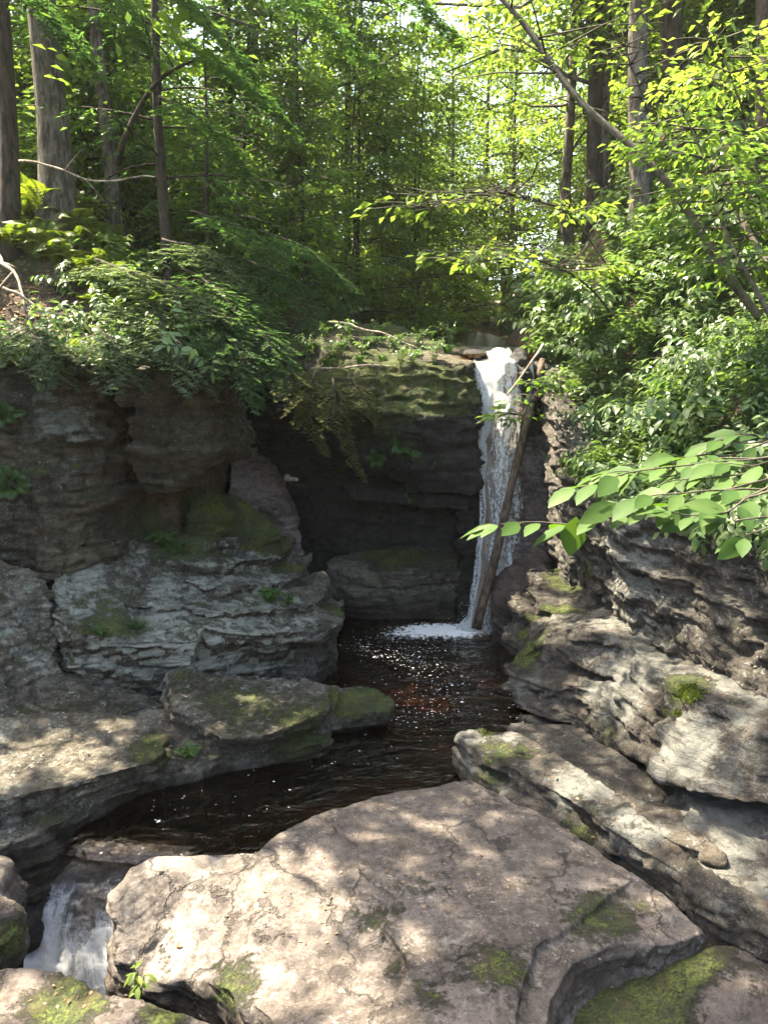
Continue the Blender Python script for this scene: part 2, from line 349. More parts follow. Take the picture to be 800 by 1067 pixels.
# ------------------------------------------------------------------ terrain
EL = np.array([(-30, 9.3), (-9, 9.6), (-2.8, 10.4), (-2.7, 11.6), (-2.8, 14.5), (-0.6, 15.4), (.2, 22), (1.5, 40), (4, 120)], float)
ER = np.array([(5.5, -10), (4.6, 2), (3.55, 6.2), (3.0, 8.1), (2.95, 10.3), (2.65, 12.2), (2.5, 14), (2.6, 17), (5, 26), (8, 40), (20, 120)], float)
def sdist(poly, x, y):
    """distance to an open line, positive on its left-hand side"""
    P = np.stack([x, y], -1); best = np.full(x.shape, 1e9); sg = np.ones(x.shape)
    for a, b2 in zip(poly[:-1], poly[1:]):
        ab = b2 - a; t = np.clip(((P - a) @ ab) / (ab @ ab), 0, 1); q = P - a - t[..., None] * ab
        d = np.hypot(q[..., 0], q[..., 1]); cr = ab[0] * q[..., 1] - ab[1] * q[..., 0]
        up = d < best - 1e-9; best = np.where(up, d, best); sg = np.where(up, np.sign(cr), sg)
    return best * sg
def ground(x, y):
    x = np.asarray(x, float); y = np.asarray(y, float)
    yo = np.where(x < 1.5, 1.5, 0.0)
    c = np.interp(y, [-20, 22, 45, 120], [4.2, 5.0, 8.0, 16]); c = np.where(y < 22, np.interp(y - yo, [5.0, 5.9, 12.7, 13.3, 20.5], [-1.3, -.5, -.5, 4.2, 5.0]), c)
    dl = sdist(EL, x, y); dr = -sdist(ER, x, y)
    lb = np.interp(y, [9, 11, 14, 16, 22, 40], [3.95, 4.0, 4.6, 4.8, 5.1, 7.4])
    l = lb + np.where(dl < 3.4, .82 * dl, 2.79 + .13 * (dl - 3.4))
    rb = np.interp(y, [0, 6, 8, 10.5, 12.5, 14, 16, 22, 40], [2.4, 2.4, 2.4, 2.6, 3.9, 4.4, 4.7, 5.2, 7.5])
    r = rb + np.where(dr < 4.2, 1.3 * dr, 5.46 + .2 * (dr - 4.2))
    l2 = 1.2 + (-4.9 - x) * 1.6
    z = c
    z = np.where(dl > 0, np.maximum(z, l), z); z = np.where(dr > 0, np.maximum(z, r), z)
    z = np.where((x < -4.9) & (dl <= 0), np.maximum(z, np.minimum(l2, 6)), z)
    p = np.stack([x, y, z * 0], -1).reshape(-1, 3)
    return z + (.13 * fbm(p * .9, 4, 31) + .05 * fbm(p * 3.1, 3, 37)).reshape(x.shape)
def g1(x, y): return float(ground(np.array([x]), np.array([y]))[0])
xs = np.concatenate([np.linspace(-150, -10, 40), np.arange(-9.9, 10, .14), np.linspace(10.1, 150, 40)])
ys = np.concatenate([np.linspace(-30, 2, 12), np.arange(2.2, 20, .14), np.linspace(20.2, 50, 50), np.linspace(52, 200, 30)])
XX, YY = np.meshgrid(xs, ys); ZZ = ground(XX, YY)
g = Geo(); nx = len(xs); i_ = np.arange(len(ys) - 1)[:, None] * nx; j_ = np.arange(nx - 1)[None]
g.add(np.stack([XX, YY, ZZ], -1).reshape(-1, 3), [np.stack([i_ + j_, i_ + j_ + 1, i_ + nx + j_ + 1, i_ + nx + j_], -1).reshape(-1, 4)])
t_ = g.obj('terrain', M['ground'], smooth=True); tag(t_, 'wooded ravine floor and banks', None, kind='structure')

# ------------------------------------------------------------------ rocks
def prism(top, bottom=None, h=.5, inset=0.0, zb=None):
    top = np.asarray(top, float); c = top.mean(0)
    if bottom is None:
        bottom = top.copy(); q = top[:, :2] - c[:2]; L = np.linalg.norm(q, axis=1, keepdims=True)
        bottom[:, :2] = top[:, :2] - q / L * inset
        bottom[:, 2] = zb if zb is not None else top[:, 2] - h
    else: bottom = np.asarray(bottom, float)
    return ('p', top, bottom)
def ball(c, r, rot=0): return ('b', np.asarray(c, float), np.asarray(r, float), rot)
def stack(top, bot, n=8, jit=.07, seed=0, sub=3, over=1.25, lean=0.0):
    '''uneven thin beds between an upper and a lower outline'''
    rs = np.random.default_rng(seed); top = np.asarray(top, float); bot = np.asarray(bot, float); out = []
    def den(r):
        m = len(r); return np.concatenate([r[i] + (r[(i + 1) % m] - r[i]) * (np.arange(sub) / sub)[:, None] for i in range(m)])
    T_, B_ = den(top), den(bot); c = T_.mean(0)[:2]; th = rs.uniform(.45, 1.6, n); th /= th.sum(); f = np.concatenate([[0], np.cumsum(th)])
    for k in range(n):
        a = T_ + (B_ - T_) * f[k]; b2 = T_ + (B_ - T_) * min(1.0, f[k] + th[k] * over); q = nrmz(a[:, :2] - c)
        o = rs.uniform(-1, .8) * jit * (k > 0) + jit * .8 * vn(np.stack([np.arange(len(a)) * .45, a[:, 0] * 0 + k * 3.3, a[:, 0] * 0 + seed], 1), seed)
        a[:, :2] += q * o[:, None]; b2[:, :2] += q * (o * .8 - .02)[:, None]; a[:, 2] += .02 * rs.normal(size=len(a)) * (k > 0)
        out.append(('p', a, b2))
    return out
def low(ring, dz=None, z=None, inset=0.0):
    r = np.array(ring, float); c = r.mean(0)[:2]; q = nrmz(r[:, :2] - c); r[:, :2] -= q * inset
    r[:, 2] = r[:, 2] - dz if z is None else z
    return r
def tier(front, z0, z1, h, back):
    '''one thin bed: a front edge seen in the photograph at its height, running back under the next bed'''
    f = np.array([PZ(px, py, z0 + (z1 - z0) * (px - front[0][0]) / (front[-1][0] - front[0][0])) for px, py in front])
    b2 = f[::-1].copy(); b2[:, 1] += back; b2[:, 0] = b2[:, 0] * .9 - .1; b2[:, 2] += .03
    return prism(np.concatenate([f, b2]), h=h, inset=.05)
def build_rock(name, label, cat, prims, m, voxel=.035, smooth=3, strata=(.05, .14), rough=1.0, moss=.15, blobs=(), lich=.5, wetz=None, wet=0.0, tilt=(0, 0), seed=1, group=None, lblobs=(), slope=None, mossz=None):
    bm = bmesh.new()
    for p in prims:
        if p[0] == 'p':
            tv = [bm.verts.new(v) for v in p[1]]; bv = [bm.verts.new(v) for v in p[2]]; n = len(tv)
            ft = bm.faces.new(tv); fb = bm.faces.new(bv[::-1])
            for i in range(n): bm.faces.new((tv[i], bv[i], bv[(i + 1) % n], tv[(i + 1) % n]))
        else:
            mt = Matrix.Translation(p[1]) @ Matrix.Rotation(p[3], 4, 'Z') @ Matrix.Diagonal((*p[2], 1))
            bmesh.ops.create_icosphere(bm, subdivisions=3, radius=1, matrix=mt)
    bmesh.ops.triangulate(bm, faces=[f for f in bm.faces if len(f.verts) > 4])
    bmesh.ops.recalc_face_normals(bm, faces=bm.faces)
    me = bpy.data.meshes.new(name); bm.to_mesh(me); bm.free()
    o = bpy.data.objects.new(name, me); COL.objects.link(o)
    md = o.modifiers.new('r', 'REMESH'); md.mode = 'VOXEL'; md.voxel_size = voxel
    dg = bpy.context.evaluated_depsgraph_get(); me2 = bpy.data.meshes.new_from_object(o.evaluated_get(dg))
    o.modifiers.clear(); o.data = me2; bpy.data.meshes.remove(me); me2.name = name
    n = len(me2.vertices); v = np.empty(n * 3, np.float32); me2.vertices.foreach_get('co', v); v = v.reshape(-1, 3).astype(float)
    e = np.empty(len(me2.edges) * 2, np.int32); me2.edges.foreach_get('vertices', e); e = e.reshape(-1, 2)
    deg = np.bincount(e.ravel(), minlength=n)[:, None]
    def lap(q):
        s_ = np.stack([np.bincount(e[:, 0], q[e[:, 1], k], n) + np.bincount(e[:, 1], q[e[:, 0], k], n) for k in range(q.shape[1])], 1)
        return s_ / np.maximum(deg, 1)
    def normals():
        me2.vertices.foreach_set('co', v.ravel().astype(np.float32)); me2.update()
        q = np.empty(n * 3, np.float32); me2.vertex_normals.foreach_get('vector', q); return q.reshape(-1, 3).astype(float)
    for _ in range(smooth): v = v + .6 * (lap(v) - v)
    nr = normals()
    for _ in range(4): nr = nrmz(lap(nr))
    # bedding: layers of uneven depth along steep faces
    A, T = strata
    hz = nr * np.array([1, 1, .15]); steep = np.clip(1.15 - np.abs(nr[:, 2]) ** 1.5, 0, 1)[:, None]
    big = fbm(v * .8, 3, seed)
    t = (v[:, 2] + tilt[0] * v[:, 0] + tilt[1] * v[:, 1] + .10 * big) / T + .55 * fbm(v * np.array([.6, .6, .2]) + seed, 3, seed + 5)
    def layer(t, sd):
        i = np.floor(t); u = t - i; blk = np.floor(.8 * v[:, 0] + .7 * v[:, 1] + 3.7 * i * .31 + .5 * fbm(v * .6, 2, sd))
        h0 = _h(i, blk, i * 0, sd); return (h0 - .5) * 2 * np.clip(np.minimum(u, 1 - u) * 7, 0, 1) - .55 * (1 - np.clip(np.minimum(u, 1 - u) * 8, 0, 1))
    ly = layer(t * .62, seed) * .55 + layer(t * 2.1 + 3, seed + 9) * .16
    v = v + hz * steep * (A * ly)[:, None]
    joint = []
    def cells(q, sd):
        i = np.floor(q); u = q - i; ed = np.minimum(np.minimum(u[:, 0], 1 - u[:, 0]), np.minimum(np.minimum(u[:, 1], 1 - u[:, 1]), np.minimum(u[:, 2], 1 - u[:, 2])))
        joint.append(1 - np.clip(ed * 10, 0, 1))
        return (_h(i[:, 0], i[:, 1], i[:, 2], sd) - .5) * 2 * np.clip(ed * 7, 0, 1) - .5 * (1 - np.clip(ed * 9, 0, 1))
    wp = np.stack([fbm(v * .9 + 3 * k, 3, seed + 70 + k) for k in range(3)], 1)
    vt = v.copy(); vt[:, 2] += tilt[0] * v[:, 0] + tilt[1] * v[:, 1]
    cd = .62 * cells((vt + .28 * wp) / np.array([.85, .85, .30]) + seed, seed + 80) + .36 * cells((vt + .16 * wp) / np.array([.36, .36, .12]) + seed, seed + 81)
    v = v + hz * steep * (1.1 * A * cd)[:, None] + nr * ((1 - steep[:, 0]) * .012 * rough * cd)[:, None]
    v = v + .25 * (lap(v) - v)
    cf = cells((vt + .10 * wp + .04 * np.stack([fbm(v * 4 + 5 * k, 2, seed + 90 + k) for k in range(3)], 1)) / np.array([.20, .20, .065]) + seed, seed + 82)
    v = v + nr * ((.010 + .016 * steep[:, 0]) * rough * cf)[:, None]
    r = rough
    v = v + nr * (r * (.055 * fbm(v * 1.3, 3, seed + 20) + .018 * fbm(v * np.array([4.5, 4.5, 9]), 3, seed + 30) + .007 * fbm(v * np.array([13, 13, 22]), 3, seed + 33)))[:, None]
    # terraces on the flatter tops, following thin beds
    flat = np.clip(nr[:, 2], 0, 1) ** 3
    w_ = fbm(v * np.array([1.4, 1.4, 1.4]) + 5, 4, seed + 60) * 3
    st = np.floor(w_) + sst(.62, 1.0, w_ - np.floor(w_))
    v[:, 2] += flat * r * .016 * (st - w_ * .35)
    nr = normals()
    for _ in range(2): nr = nrmz(lap(nr))
    mo = moss * sst(.25, .85, nr[:, 2]) * (1 + .8 * fbm(v * 1.1, 3, seed + 40)) + moss * .5 * sst(.1, .5, fbm(v * .8, 3, seed + 41)) - .12
    for (c, rad, a) in blobs:
        q = np.linalg.norm(v - np.asarray(c), axis=1) / rad; mo = mo + a * np.clip(1.25 - q, 0, 1)
    if mossz is not None: mo = mo + .75 * sst(mossz - .3, mossz + .35, v[:, 2] + .25 * big) * (nr[:, 2] > -.3)
    li = lich + .35 * fbm(v * .7, 3, seed + 50) - .6 * (nr[:, 2] < -.2)
    for (c, rad, a) in lblobs:
        q = np.linalg.norm(v - np.asarray(c), axis=1) / rad; li = li + a * np.clip(1.25 - q, 0, 1)
    we = np.full(n, wet)
    if wetz is not None: we = np.maximum(we, 1 - sst(wetz - .08, wetz + .10, v[:, 2] + .05 * big))
    hd = layer(t * .62, seed); jt = np.maximum(np.maximum(joint[0], .8 * joint[1]), .55 * joint[2]) * (.35 + .65 * steep[:, 0]); jt = np.clip(jt * (.75 + .9 * fbm(v * 2.3, 3, seed + 95)), 0, 1)
    for nm, a in (('joint', jt), ('moss', mo), ('lichen', np.clip(li, 0, 1)), ('wet', np.clip(we, 0, 1))):
        at = me2.attributes.new(nm, 'FLOAT', 'POINT'); at.data.foreach_set('value', a.astype(np.float32))
    me2.polygons.foreach_set('use_smooth', np.ones(len(me2.polygons), bool)); me2.update()
    me2.materials.clear(); me2.materials.append(m)
    tag(o, label, cat, group); ROCKS.append(o); return o
ROCKS = []
def zring(l, dz=0): return [PZ(a, b2, c + dz) for a, b2, c in l]
def yring(l): return np.array([PY(a, b2, c) for a, b2, c in l])

UPZ = np.array([0, 0, 1.])
# foreground pink slab
slab = [(116, 930, .42), (135, 902, .40), (165, 890, .38), (215, 887, .36), (268, 886, .36), (287, 870, .34), (330, 848, .34), (405, 825, .34), (490, 810, .36), (560, 845, .36), (620, 882, .36), (690, 928, .38), (735, 970, .36),
        (700, 985, .37), (640, 985, .40), (597, 1006, .42), (577, 1040, .44), (572, 1120, .48), (560, 1400, .55), (300, 1400, .50), (285, 1064, .36), (262, 1046, .30), (235, 1030, .20), (195, 1020, .12), (150, 1020, .06), (122, 1000, .12)]
build_rock('rock_slab', 'broad flat pinkish slab in the foreground with cracks and sun patches', 'rock slab',
           [prism(zring(slab), h=1.2, inset=-.12),
            prism(zring([(338, 850, .40), (405, 828, .40), (490, 813, .41), (558, 848, .41), (618, 885, .41), (660, 915, .42), (610, 950, .44), (560, 985, .47), (540, 1060, .5), (540, 1350, .56), (420, 1350, .55), (400, 1060, .47), (425, 1000, .46), (398, 965, .45), (412, 935, .44), (372, 905, .43), (376, 878, .42), (352, 866, .41)]), h=.2, inset=-.03)], M['rock_pink'], .016, 1, (.035, .10), .45, .10,
           blobs=[(PZ(440, 930, .4), .28, .5), (PZ(395, 960, .4), .22, .55), (PZ(610, 968, .38), .34, .55), (PZ(560, 925, .38), .25, .3), (PZ(650, 945, .38), .35, .5), (PZ(520, 1020, .4), .3, .75), (PZ(410, 1000, .4), .2, .5), (PZ(450, 1050, .4), .22, .55), (PZ(230, 1035, .2), .3, .8), (PZ(160, 1000, .1), .3, .4), (PZ(400, 840, .35), .18, .3)], lich=.35, seed=3, wetz=.02)
build_rock('rock_slab', 'low mossy rock floor in shadow at the foot of the pink slab', 'rock slab',
           [prism(zring([(560, 985, .12), (650, 960, .16), (740, 950, .2), (860, 960, .2), (900, 1400, .12), (540, 1400, .05)]), h=1.0, inset=-.1), ball(PZ(770, 1035, .15), (.5, .35, .16))], M['rock_pink'], .03, 4, (.02, .12), .8, .35,
           blobs=[(PZ(640, 1035, .1), .5, 1.3), (PZ(700, 1000, .15), .35, .7), (PZ(760, 1070, .1), .22, -.8), (PZ(580, 1050, .1), .3, 1.0)], lich=.1, seed=5, wet=.35)
build_rock('rock_slab', 'bottom corner rock with thin moss beside the rushing chute', 'rock slab',
           [prism(zring([(-160, 990, .30), (0, 1004, .30), (45, 1000, .28), (100, 1030, .27), (190, 1052, .27), (250, 1066, .27), (300, 1100, .3), (300, 1400, .4), (-200, 1400, .4)]), h=1.3, inset=-.05)], M['rock_pink'], .026, 4, (.03, .12), .8, .3,
           blobs=[(PZ(70, 1040, .3), .3, .75), (PZ(170, 1060, .28), .2, .7), (PZ(15, 1020, .3), .15, -.3)], lich=.2, seed=6)
build_rock('boulder', 'small sunlit boulder with a mossy foot at the left picture edge', 'boulder',
           [ball(PZ(-22, 940, .15), (.30, .34, .36)), ball(PZ(-10, 975, .05), (.26, .22, .30))], M['rock_pink'], .025, 2, (.02, .1), .8, .1,
           blobs=[(PZ(12, 980, .1), .22, 1.2)], lich=.3, seed=8)

build_rock('rock_step', 'dark wet rock lip under the head of the small chute', 'rock', [prism(zring([(20, 862, -.2), (120, 850, -.16), (215, 868, -.16), (190, 892, -.2), (130, 905, -.32), (70, 918, -.4), (20, 925, -.42)]), zb=-1.4, inset=-.05),
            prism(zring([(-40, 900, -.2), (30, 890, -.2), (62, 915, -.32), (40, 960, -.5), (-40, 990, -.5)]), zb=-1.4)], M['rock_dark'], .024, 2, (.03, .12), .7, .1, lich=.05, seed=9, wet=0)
# left ledges
build_rock('rock_ledge', 'lowest flat ledge with pale streaked top on the left water edge', 'rock ledge',
           [prism(zring([(-120, 800, .52), (-20, 752, .55), (60, 742, .55), (130, 745, .52), (172, 762, .48), (170, 782, .46), (150, 796, .45), (90, 812, .46), (0, 834, .48), (-90, 860, .5)]), h=.34, inset=.05),
            prism(zring([(-120, 800, .22), (0, 750, .22), (150, 750, .20), (185, 775, .18), (165, 806, .18), (90, 842, .18), (60, 858, .18), (0, 880, .18), (-90, 910, .18)]), h=.9, inset=-.12)],
           M['rock_left'], .02, 1, (.05, .13), 1., .4, blobs=[(PZ(168, 775, .5), .3, 1.0), (PZ(160, 800, .2), .3, .7), (PZ(60, 850, .1), .4, .6), (PZ(60, 770, .5), .5, -.5)], lich=.55, seed=11, wetz=.05)
build_rock('rock_ledge', 'rounded low ledge with mossy tip reaching into the pool', 'rock ledge',
           [prism(zring([(170, 700, .60), (270, 700, .56), (345, 712, .50), (345, 738, .46), (330, 748, .44), (285, 762, .44), (230, 768, .44), (185, 742, .48)]), h=.11, inset=.03),
            prism(zring([(168, 705, .46), (275, 705, .44), (352, 716, .38), (352, 742, .33), (332, 754, .31), (285, 769, .31), (228, 776, .31), (178, 750, .35)]), h=.16, inset=.05),
            prism(zring([(330, 712, .34), (380, 712, .30), (409, 730, .27), (405, 742, .25), (370, 744, .25), (335, 752, .28)]), h=.16, inset=.03),
            prism(zring([(140, 740, .30), (300, 745, .22), (345, 757, .18), (342, 772, .16), (290, 782, .16), (240, 786, .18), (180, 800, .2), (150, 805, .2)]), h=.7, inset=-.05),
            prism(zring([(330, 720, .08), (400, 735, .05), (395, 752, .04), (340, 760, .06)]), h=.5, inset=-.03)],
           M['rock_left'], .02, 1, (.035, .11), 1., .5, blobs=[(PZ(380, 730, .3), .4, 1.1), (PZ(310, 770, .2), .35, .8), (PZ(330, 715, .5), .15, -1.2)], lich=.55, seed=12, wetz=.04)
L3 = yring([(40, 600, 8.7), (48, 625, 8.45), (75, 648, 8.35), (150, 652, 8.6), (250, 657, 9.0), (340, 655, 9.6), (361, 636, 10.2), (345, 605, 10.9), (312, 578, 11.2), (285, 555, 11.4), (200, 543, 10.6), (110, 545, 9.9), (60, 560, 9.3)])
build_rock('rock_ledge', 'large layered middle ledge spotted with pale lichen and ferns', 'rock ledge',
           [tier([(42, 636), (60, 646), (110, 651), (170, 655), (215, 651), (262, 659), (310, 657), (342, 655), (357, 647)], 1.24, .84, .20, .9),
            tier([(46, 606), (56, 618), (100, 624), (150, 633), (190, 629), (240, 637), (290, 634), (322, 631), (338, 622)], 1.42, 1.02, .13, 1.0),
            tier([(58, 584), (90, 596), (140, 606), (185, 604), (230, 612), (285, 606), (306, 602), (318, 592)], 1.60, 1.24, .13, 1.0),
            tier([(70, 562), (120, 577), (180, 585), (230, 588), (270, 582), (294, 576), (303, 569)], 1.78, 1.48, .14, 1.0),
            tier([(95, 548), (150, 560), (200, 566), (240, 564), (280, 556), (284, 548)], 1.95, 1.72, .2, 1.0),
            prism(low(L3, .16, inset=.16), zb=-.6)] +
           stack(yring([(55, 640, 8.5), (70, 655, 8.25), (130, 668, 8.35), (205, 668, 8.6), (212, 640, 9.3), (80, 610, 9.3)]), low(yring([(55, 640, 8.5), (70, 655, 8.25), (130, 668, 8.35), (205, 668, 8.6), (212, 640, 9.3), (80, 610, 9.3)]), .68, inset=.1), 6, .06, 2) +
           stack(yring([(215, 668, 8.9), (300, 672, 9.3), (352, 662, 9.8), (330, 620, 10.6), (215, 630, 9.6)]), low(yring([(215, 668, 8.9), (300, 672, 9.3), (352, 662, 9.8), (330, 620, 10.6), (215, 630, 9.6)]), .32, inset=.1), 3, .06, 3) +
           [prism(yring([(20, 640, 8.9), (200, 640, 9.2), (330, 640, 10.2), (310, 600, 11), (60, 600, 9.6)]), zb=-.6, inset=.1)],
           M['rock_left'], .02, 2, (.03, .13), 1., .42, blobs=[(PY(300, 580, 11), .5, .9), (PY(190, 555, 10.2), .6, 1.0), (PY(355, 640, 10.1), .3, .9), (PY(130, 640, 8.6), .3, .5), (PY(240, 600, 10), .5, .4)], lich=.8, seed=13, wetz=.05,
           lblobs=[(PY(85, 715, 8.3), .3, .8), (PY(270, 690, 9.1), .35, .4), (PY(150, 660, 8.6), .5, .4)])
build_rock('rock_ledge', 'dark sloping ledge at the left edge below the cliff', 'rock ledge',
           [prism(yring([(-120, 560, 8.6), (0, 575, 8.7), (45, 595, 8.7), (62, 700, 8.2), (60, 725, 8.0), (0, 755, 7.3), (-150, 780, 7.0), (-250, 640, 7.6)]), zb=-.5, inset=-.1),
            prism(yring([(-150, 690, 7.4), (40, 690, 8.3), (140, 712, 8.5), (170, 730, 8.3), (110, 752, 7.7), (0, 772, 7.1), (-120, 790, 6.9)]), h=.5)],
           M['rock_left'], .028, 2, (.07, .17), 1., .45, lich=.45, seed=14, blobs=[(PZ(120, 735, .7), .4, .4)])
# left cliff
build_rock('rock_cliff', 'overhanging dark layered cliff on the left bank under plants', 'cliff',
           stack([(-9, 8.9, 4.3), (-6, 8.95, 4.4), (-5.0, 9.0, 4.3), (-4.3, 9.1, 4.0), (-3.7, 9.1, 4.12), (-3.32, 9.3, 4.0), (-3.2, 11.5, 4.6), (-9, 12, 5.2)], [(-9, 8.6, 1.2), (-6, 8.7, 1.3), (-5.0, 8.75, 1.3), (-4.4, 8.85, 1.4), (-3.9, 8.95, 1.6), (-3.42, 9.3, 1.8), (-3.2, 11.5, 1.5), (-9, 12, 1.5)], 11, .10, 4, 4) +
           stack([(-3.12, 9.25, 3.95), (-2.75, 9.12, 4.1), (-2.1, 9.35, 3.95), (-1.85, 9.9, 4.0), (-1.9, 11.5, 4.3), (-3.3, 11.5, 4.5)], [(-3.12, 9.6, 2.9), (-2.75, 9.4, 2.85), (-2.15, 9.5, 2.9), (-1.95, 10.0, 2.9), (-2, 11.5, 2.8), (-3.3, 11.5, 2.8)], 6, .10, 5, 4) +
           stack([(-3.2, 9.7, 3.2), (-2.85, 9.45, 3.2), (-2.15, 9.35, 3.25), (-1.98, 9.8, 3.2), (-2.3, 10.8, 3.2), (-3.2, 10.8, 3.2)], [(-3.1, 10.0, 2.45), (-2.85, 9.75, 2.5), (-2.5, 9.7, 2.52), (-2.42, 10.0, 2.55), (-2.6, 10.8, 2.6), (-3.1, 10.8, 2.5)], 5, .08, 6, 3) +
           [ball((-5.3, 9.3, 4.2), (.7, .5, .35)), ball((-3.9, 9.45, 4.05), (.6, .45, .3)), ball((-2.4, 9.7, 4.05), (.5, .5, .3)),
            prism([(-9, 10, 3.9), (-3.0, 10.4, 3.9), (-2.75, 12.2, 4.0), (-9, 12.5, 4.0)], zb=1.0)],
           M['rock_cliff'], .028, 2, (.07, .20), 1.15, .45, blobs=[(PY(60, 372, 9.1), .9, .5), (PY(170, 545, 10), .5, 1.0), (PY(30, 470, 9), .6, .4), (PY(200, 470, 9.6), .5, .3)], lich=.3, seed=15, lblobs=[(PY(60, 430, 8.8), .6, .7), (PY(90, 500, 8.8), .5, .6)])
# behind the cliff
build_rock('boulder', 'bright green mossy boulder tucked under the cliff corner', 'boulder',
           [prism(yring([(198, 520, 10.4), (215, 508, 10.9), (250, 512, 11.3), (280, 535, 11.3), (292, 556, 11.0), (250, 566, 10.6), (205, 562, 10.3)]), h=.7, inset=-.15), ball(PY(220, 545, 10.7), (.4, .4, .35))],
           M['rock_left'], .024, 3, (.04, .14), 1., .55, blobs=[(PY(215, 535, 10.4), .8, 2.6), (PY(275, 555, 11), .5, 1.6)], lich=.2, seed=16)
build_rock('rock_slab', 'tilted purple slab climbing into the dark gap behind the mossy boulder', 'rock slab',
           [prism(yring([(240, 464, 13.4), (264, 467, 13.4), (292, 486, 13.0), (304, 520, 12.4), (322, 590, 11.5), (290, 585, 11.2), (255, 545, 11.6), (236, 505, 12.2)]), h=.9, inset=-.1)],
           M['rock_purple'], .03, 3, (.06, .12), 1., .15, blobs=[(PY(275, 540, 11.8), .5, .5)], lich=.35, seed=17)
build_rock('boulder', 'square block at the water behind the middle ledge', 'boulder',
           [prism(yring([(303, 575, 11.1), (322, 576, 11.2), (323, 612, 10.9), (306, 600, 10.8)]), zb=-.4, inset=-.04)], M['rock_left'], .026, 3, (.03, .15), .8, .35, lich=.3, seed=18)
build_rock('boulder', 'rounded dark boulder beside the square block', 'boulder',
           [ball(PY(332, 612, 11.0), (.20, .24, .26)), ball(PY(345, 640, 10.8), (.16, .2, .18))], M['rock_left'], .024, 2, (.03, .12), .8, .3, lich=.2, seed=19)
build_rock('stone', 'white sunlit stone in the dark gap left of the centre outcrop', 'stone',
           [ball(PY(303, 499, 12.3), (.15, .13, .06)), ball(PY(299, 496, 12.4), (.09, .1, .08))], M['rock_sunlit'], .016, 1, (.03, .08), 1., 0, lich=0, seed=20)
# centre outcrop
OT = [(-1.75, 12.7, 3.85), (-1.2, 12.25, 4.05), (-.3, 12.05, 4.2), (.6, 11.95, 4.22), (1.2, 12.0, 4.15), (1.5, 12.5, 4.15), (1.45, 13.6, 4.5), (.2, 15.0, 5.0), (-1.6, 15.0, 5.05), (-2.4, 14, 4.6)]
OM = [(-1.7, 12.5, 3.45), (-1.1, 12.0, 3.4), (-.2, 11.7, 3.4), (.7, 11.55, 3.35), (1.4, 11.75, 3.3), (1.66, 12.4, 3.3), (1.6, 14, 3.3), (.2, 15.0, 3.3), (-1.6, 15.0, 3.3), (-2.4, 14, 3.4)]
OB = [(-1.5, 13.0, 2.75), (-.9, 12.7, 2.6), (-.2, 12.25, 2.4), (.7, 12.0, 2.2), (1.45, 11.95, 2.15), (1.68, 12.5, 2.2), (1.6, 14, 2.3), (.2, 15.0, 2.3), (-1.6, 15.0, 2.3), (-2.4, 14, 2.6)]
build_rock('rock_outcrop', 'massive dark outcrop with a mossy sunlit top left of the waterfall', 'rock outcrop',
           stack(OT, OM, 4, .08, 12, 4) + stack(OM, OB, 6, .11, 13, 4) +
           [prism([(-.6, 12.6, 2.2), (.6, 12.3, 2.1), (1.4, 12.25, 2.05), (1.5, 13.5, 2.1), (-.6, 13.5, 2.2)], h=.22),
            prism([(-2.4, 13.7, 3.2), (-.6, 13.4, 2.9), (1.6, 12.9, 2.6), (1.6, 14.5, 2.6), (-2.4, 14.8, 2.9)], zb=-.6),
            prism([(-3.2, 13.6, 4.4), (-1.2, 13.4, 4.4), (-1.2, 14.6, 4.8), (-3.2, 14.8, 4.8)], zb=-.6)],
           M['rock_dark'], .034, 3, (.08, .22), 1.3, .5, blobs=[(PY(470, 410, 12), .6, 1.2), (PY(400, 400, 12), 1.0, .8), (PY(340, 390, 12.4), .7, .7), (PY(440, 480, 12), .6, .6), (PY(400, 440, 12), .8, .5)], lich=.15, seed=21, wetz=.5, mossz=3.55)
build_rock('rock_slab', 'thin flat capstone on the outcrop beside the waterfall lip', 'rock slab',
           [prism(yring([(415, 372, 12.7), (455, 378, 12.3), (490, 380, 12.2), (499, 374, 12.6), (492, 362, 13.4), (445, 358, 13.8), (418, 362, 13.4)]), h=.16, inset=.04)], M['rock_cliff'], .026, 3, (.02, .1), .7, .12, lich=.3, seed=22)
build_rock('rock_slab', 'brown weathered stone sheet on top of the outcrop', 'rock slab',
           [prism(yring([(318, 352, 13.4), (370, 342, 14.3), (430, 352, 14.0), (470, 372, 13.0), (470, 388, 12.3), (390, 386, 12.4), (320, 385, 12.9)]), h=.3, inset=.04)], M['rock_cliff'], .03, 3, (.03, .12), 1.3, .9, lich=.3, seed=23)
build_rock('boulder', 'big rounded dark boulder under the outcrop at the pool edge', 'boulder',
           [prism(yring([(345, 580, 12.8), (380, 570, 13.0), (430, 566, 13.2), (485, 568, 13.1), (500, 580, 12.7), (497, 594, 12.4), (430, 596, 12.25), (370, 596, 12.3), (342, 592, 12.5)]), zb=-.5, inset=.08), ball(PY(410, 612, 12.9), (1.0, .6, .62))],
           M['rock_left'], .03, 3, (.04, .2), 1., .35, blobs=[(PY(405, 575, 12.8), .5, 1.2)], lich=.1, seed=24, wetz=.35)
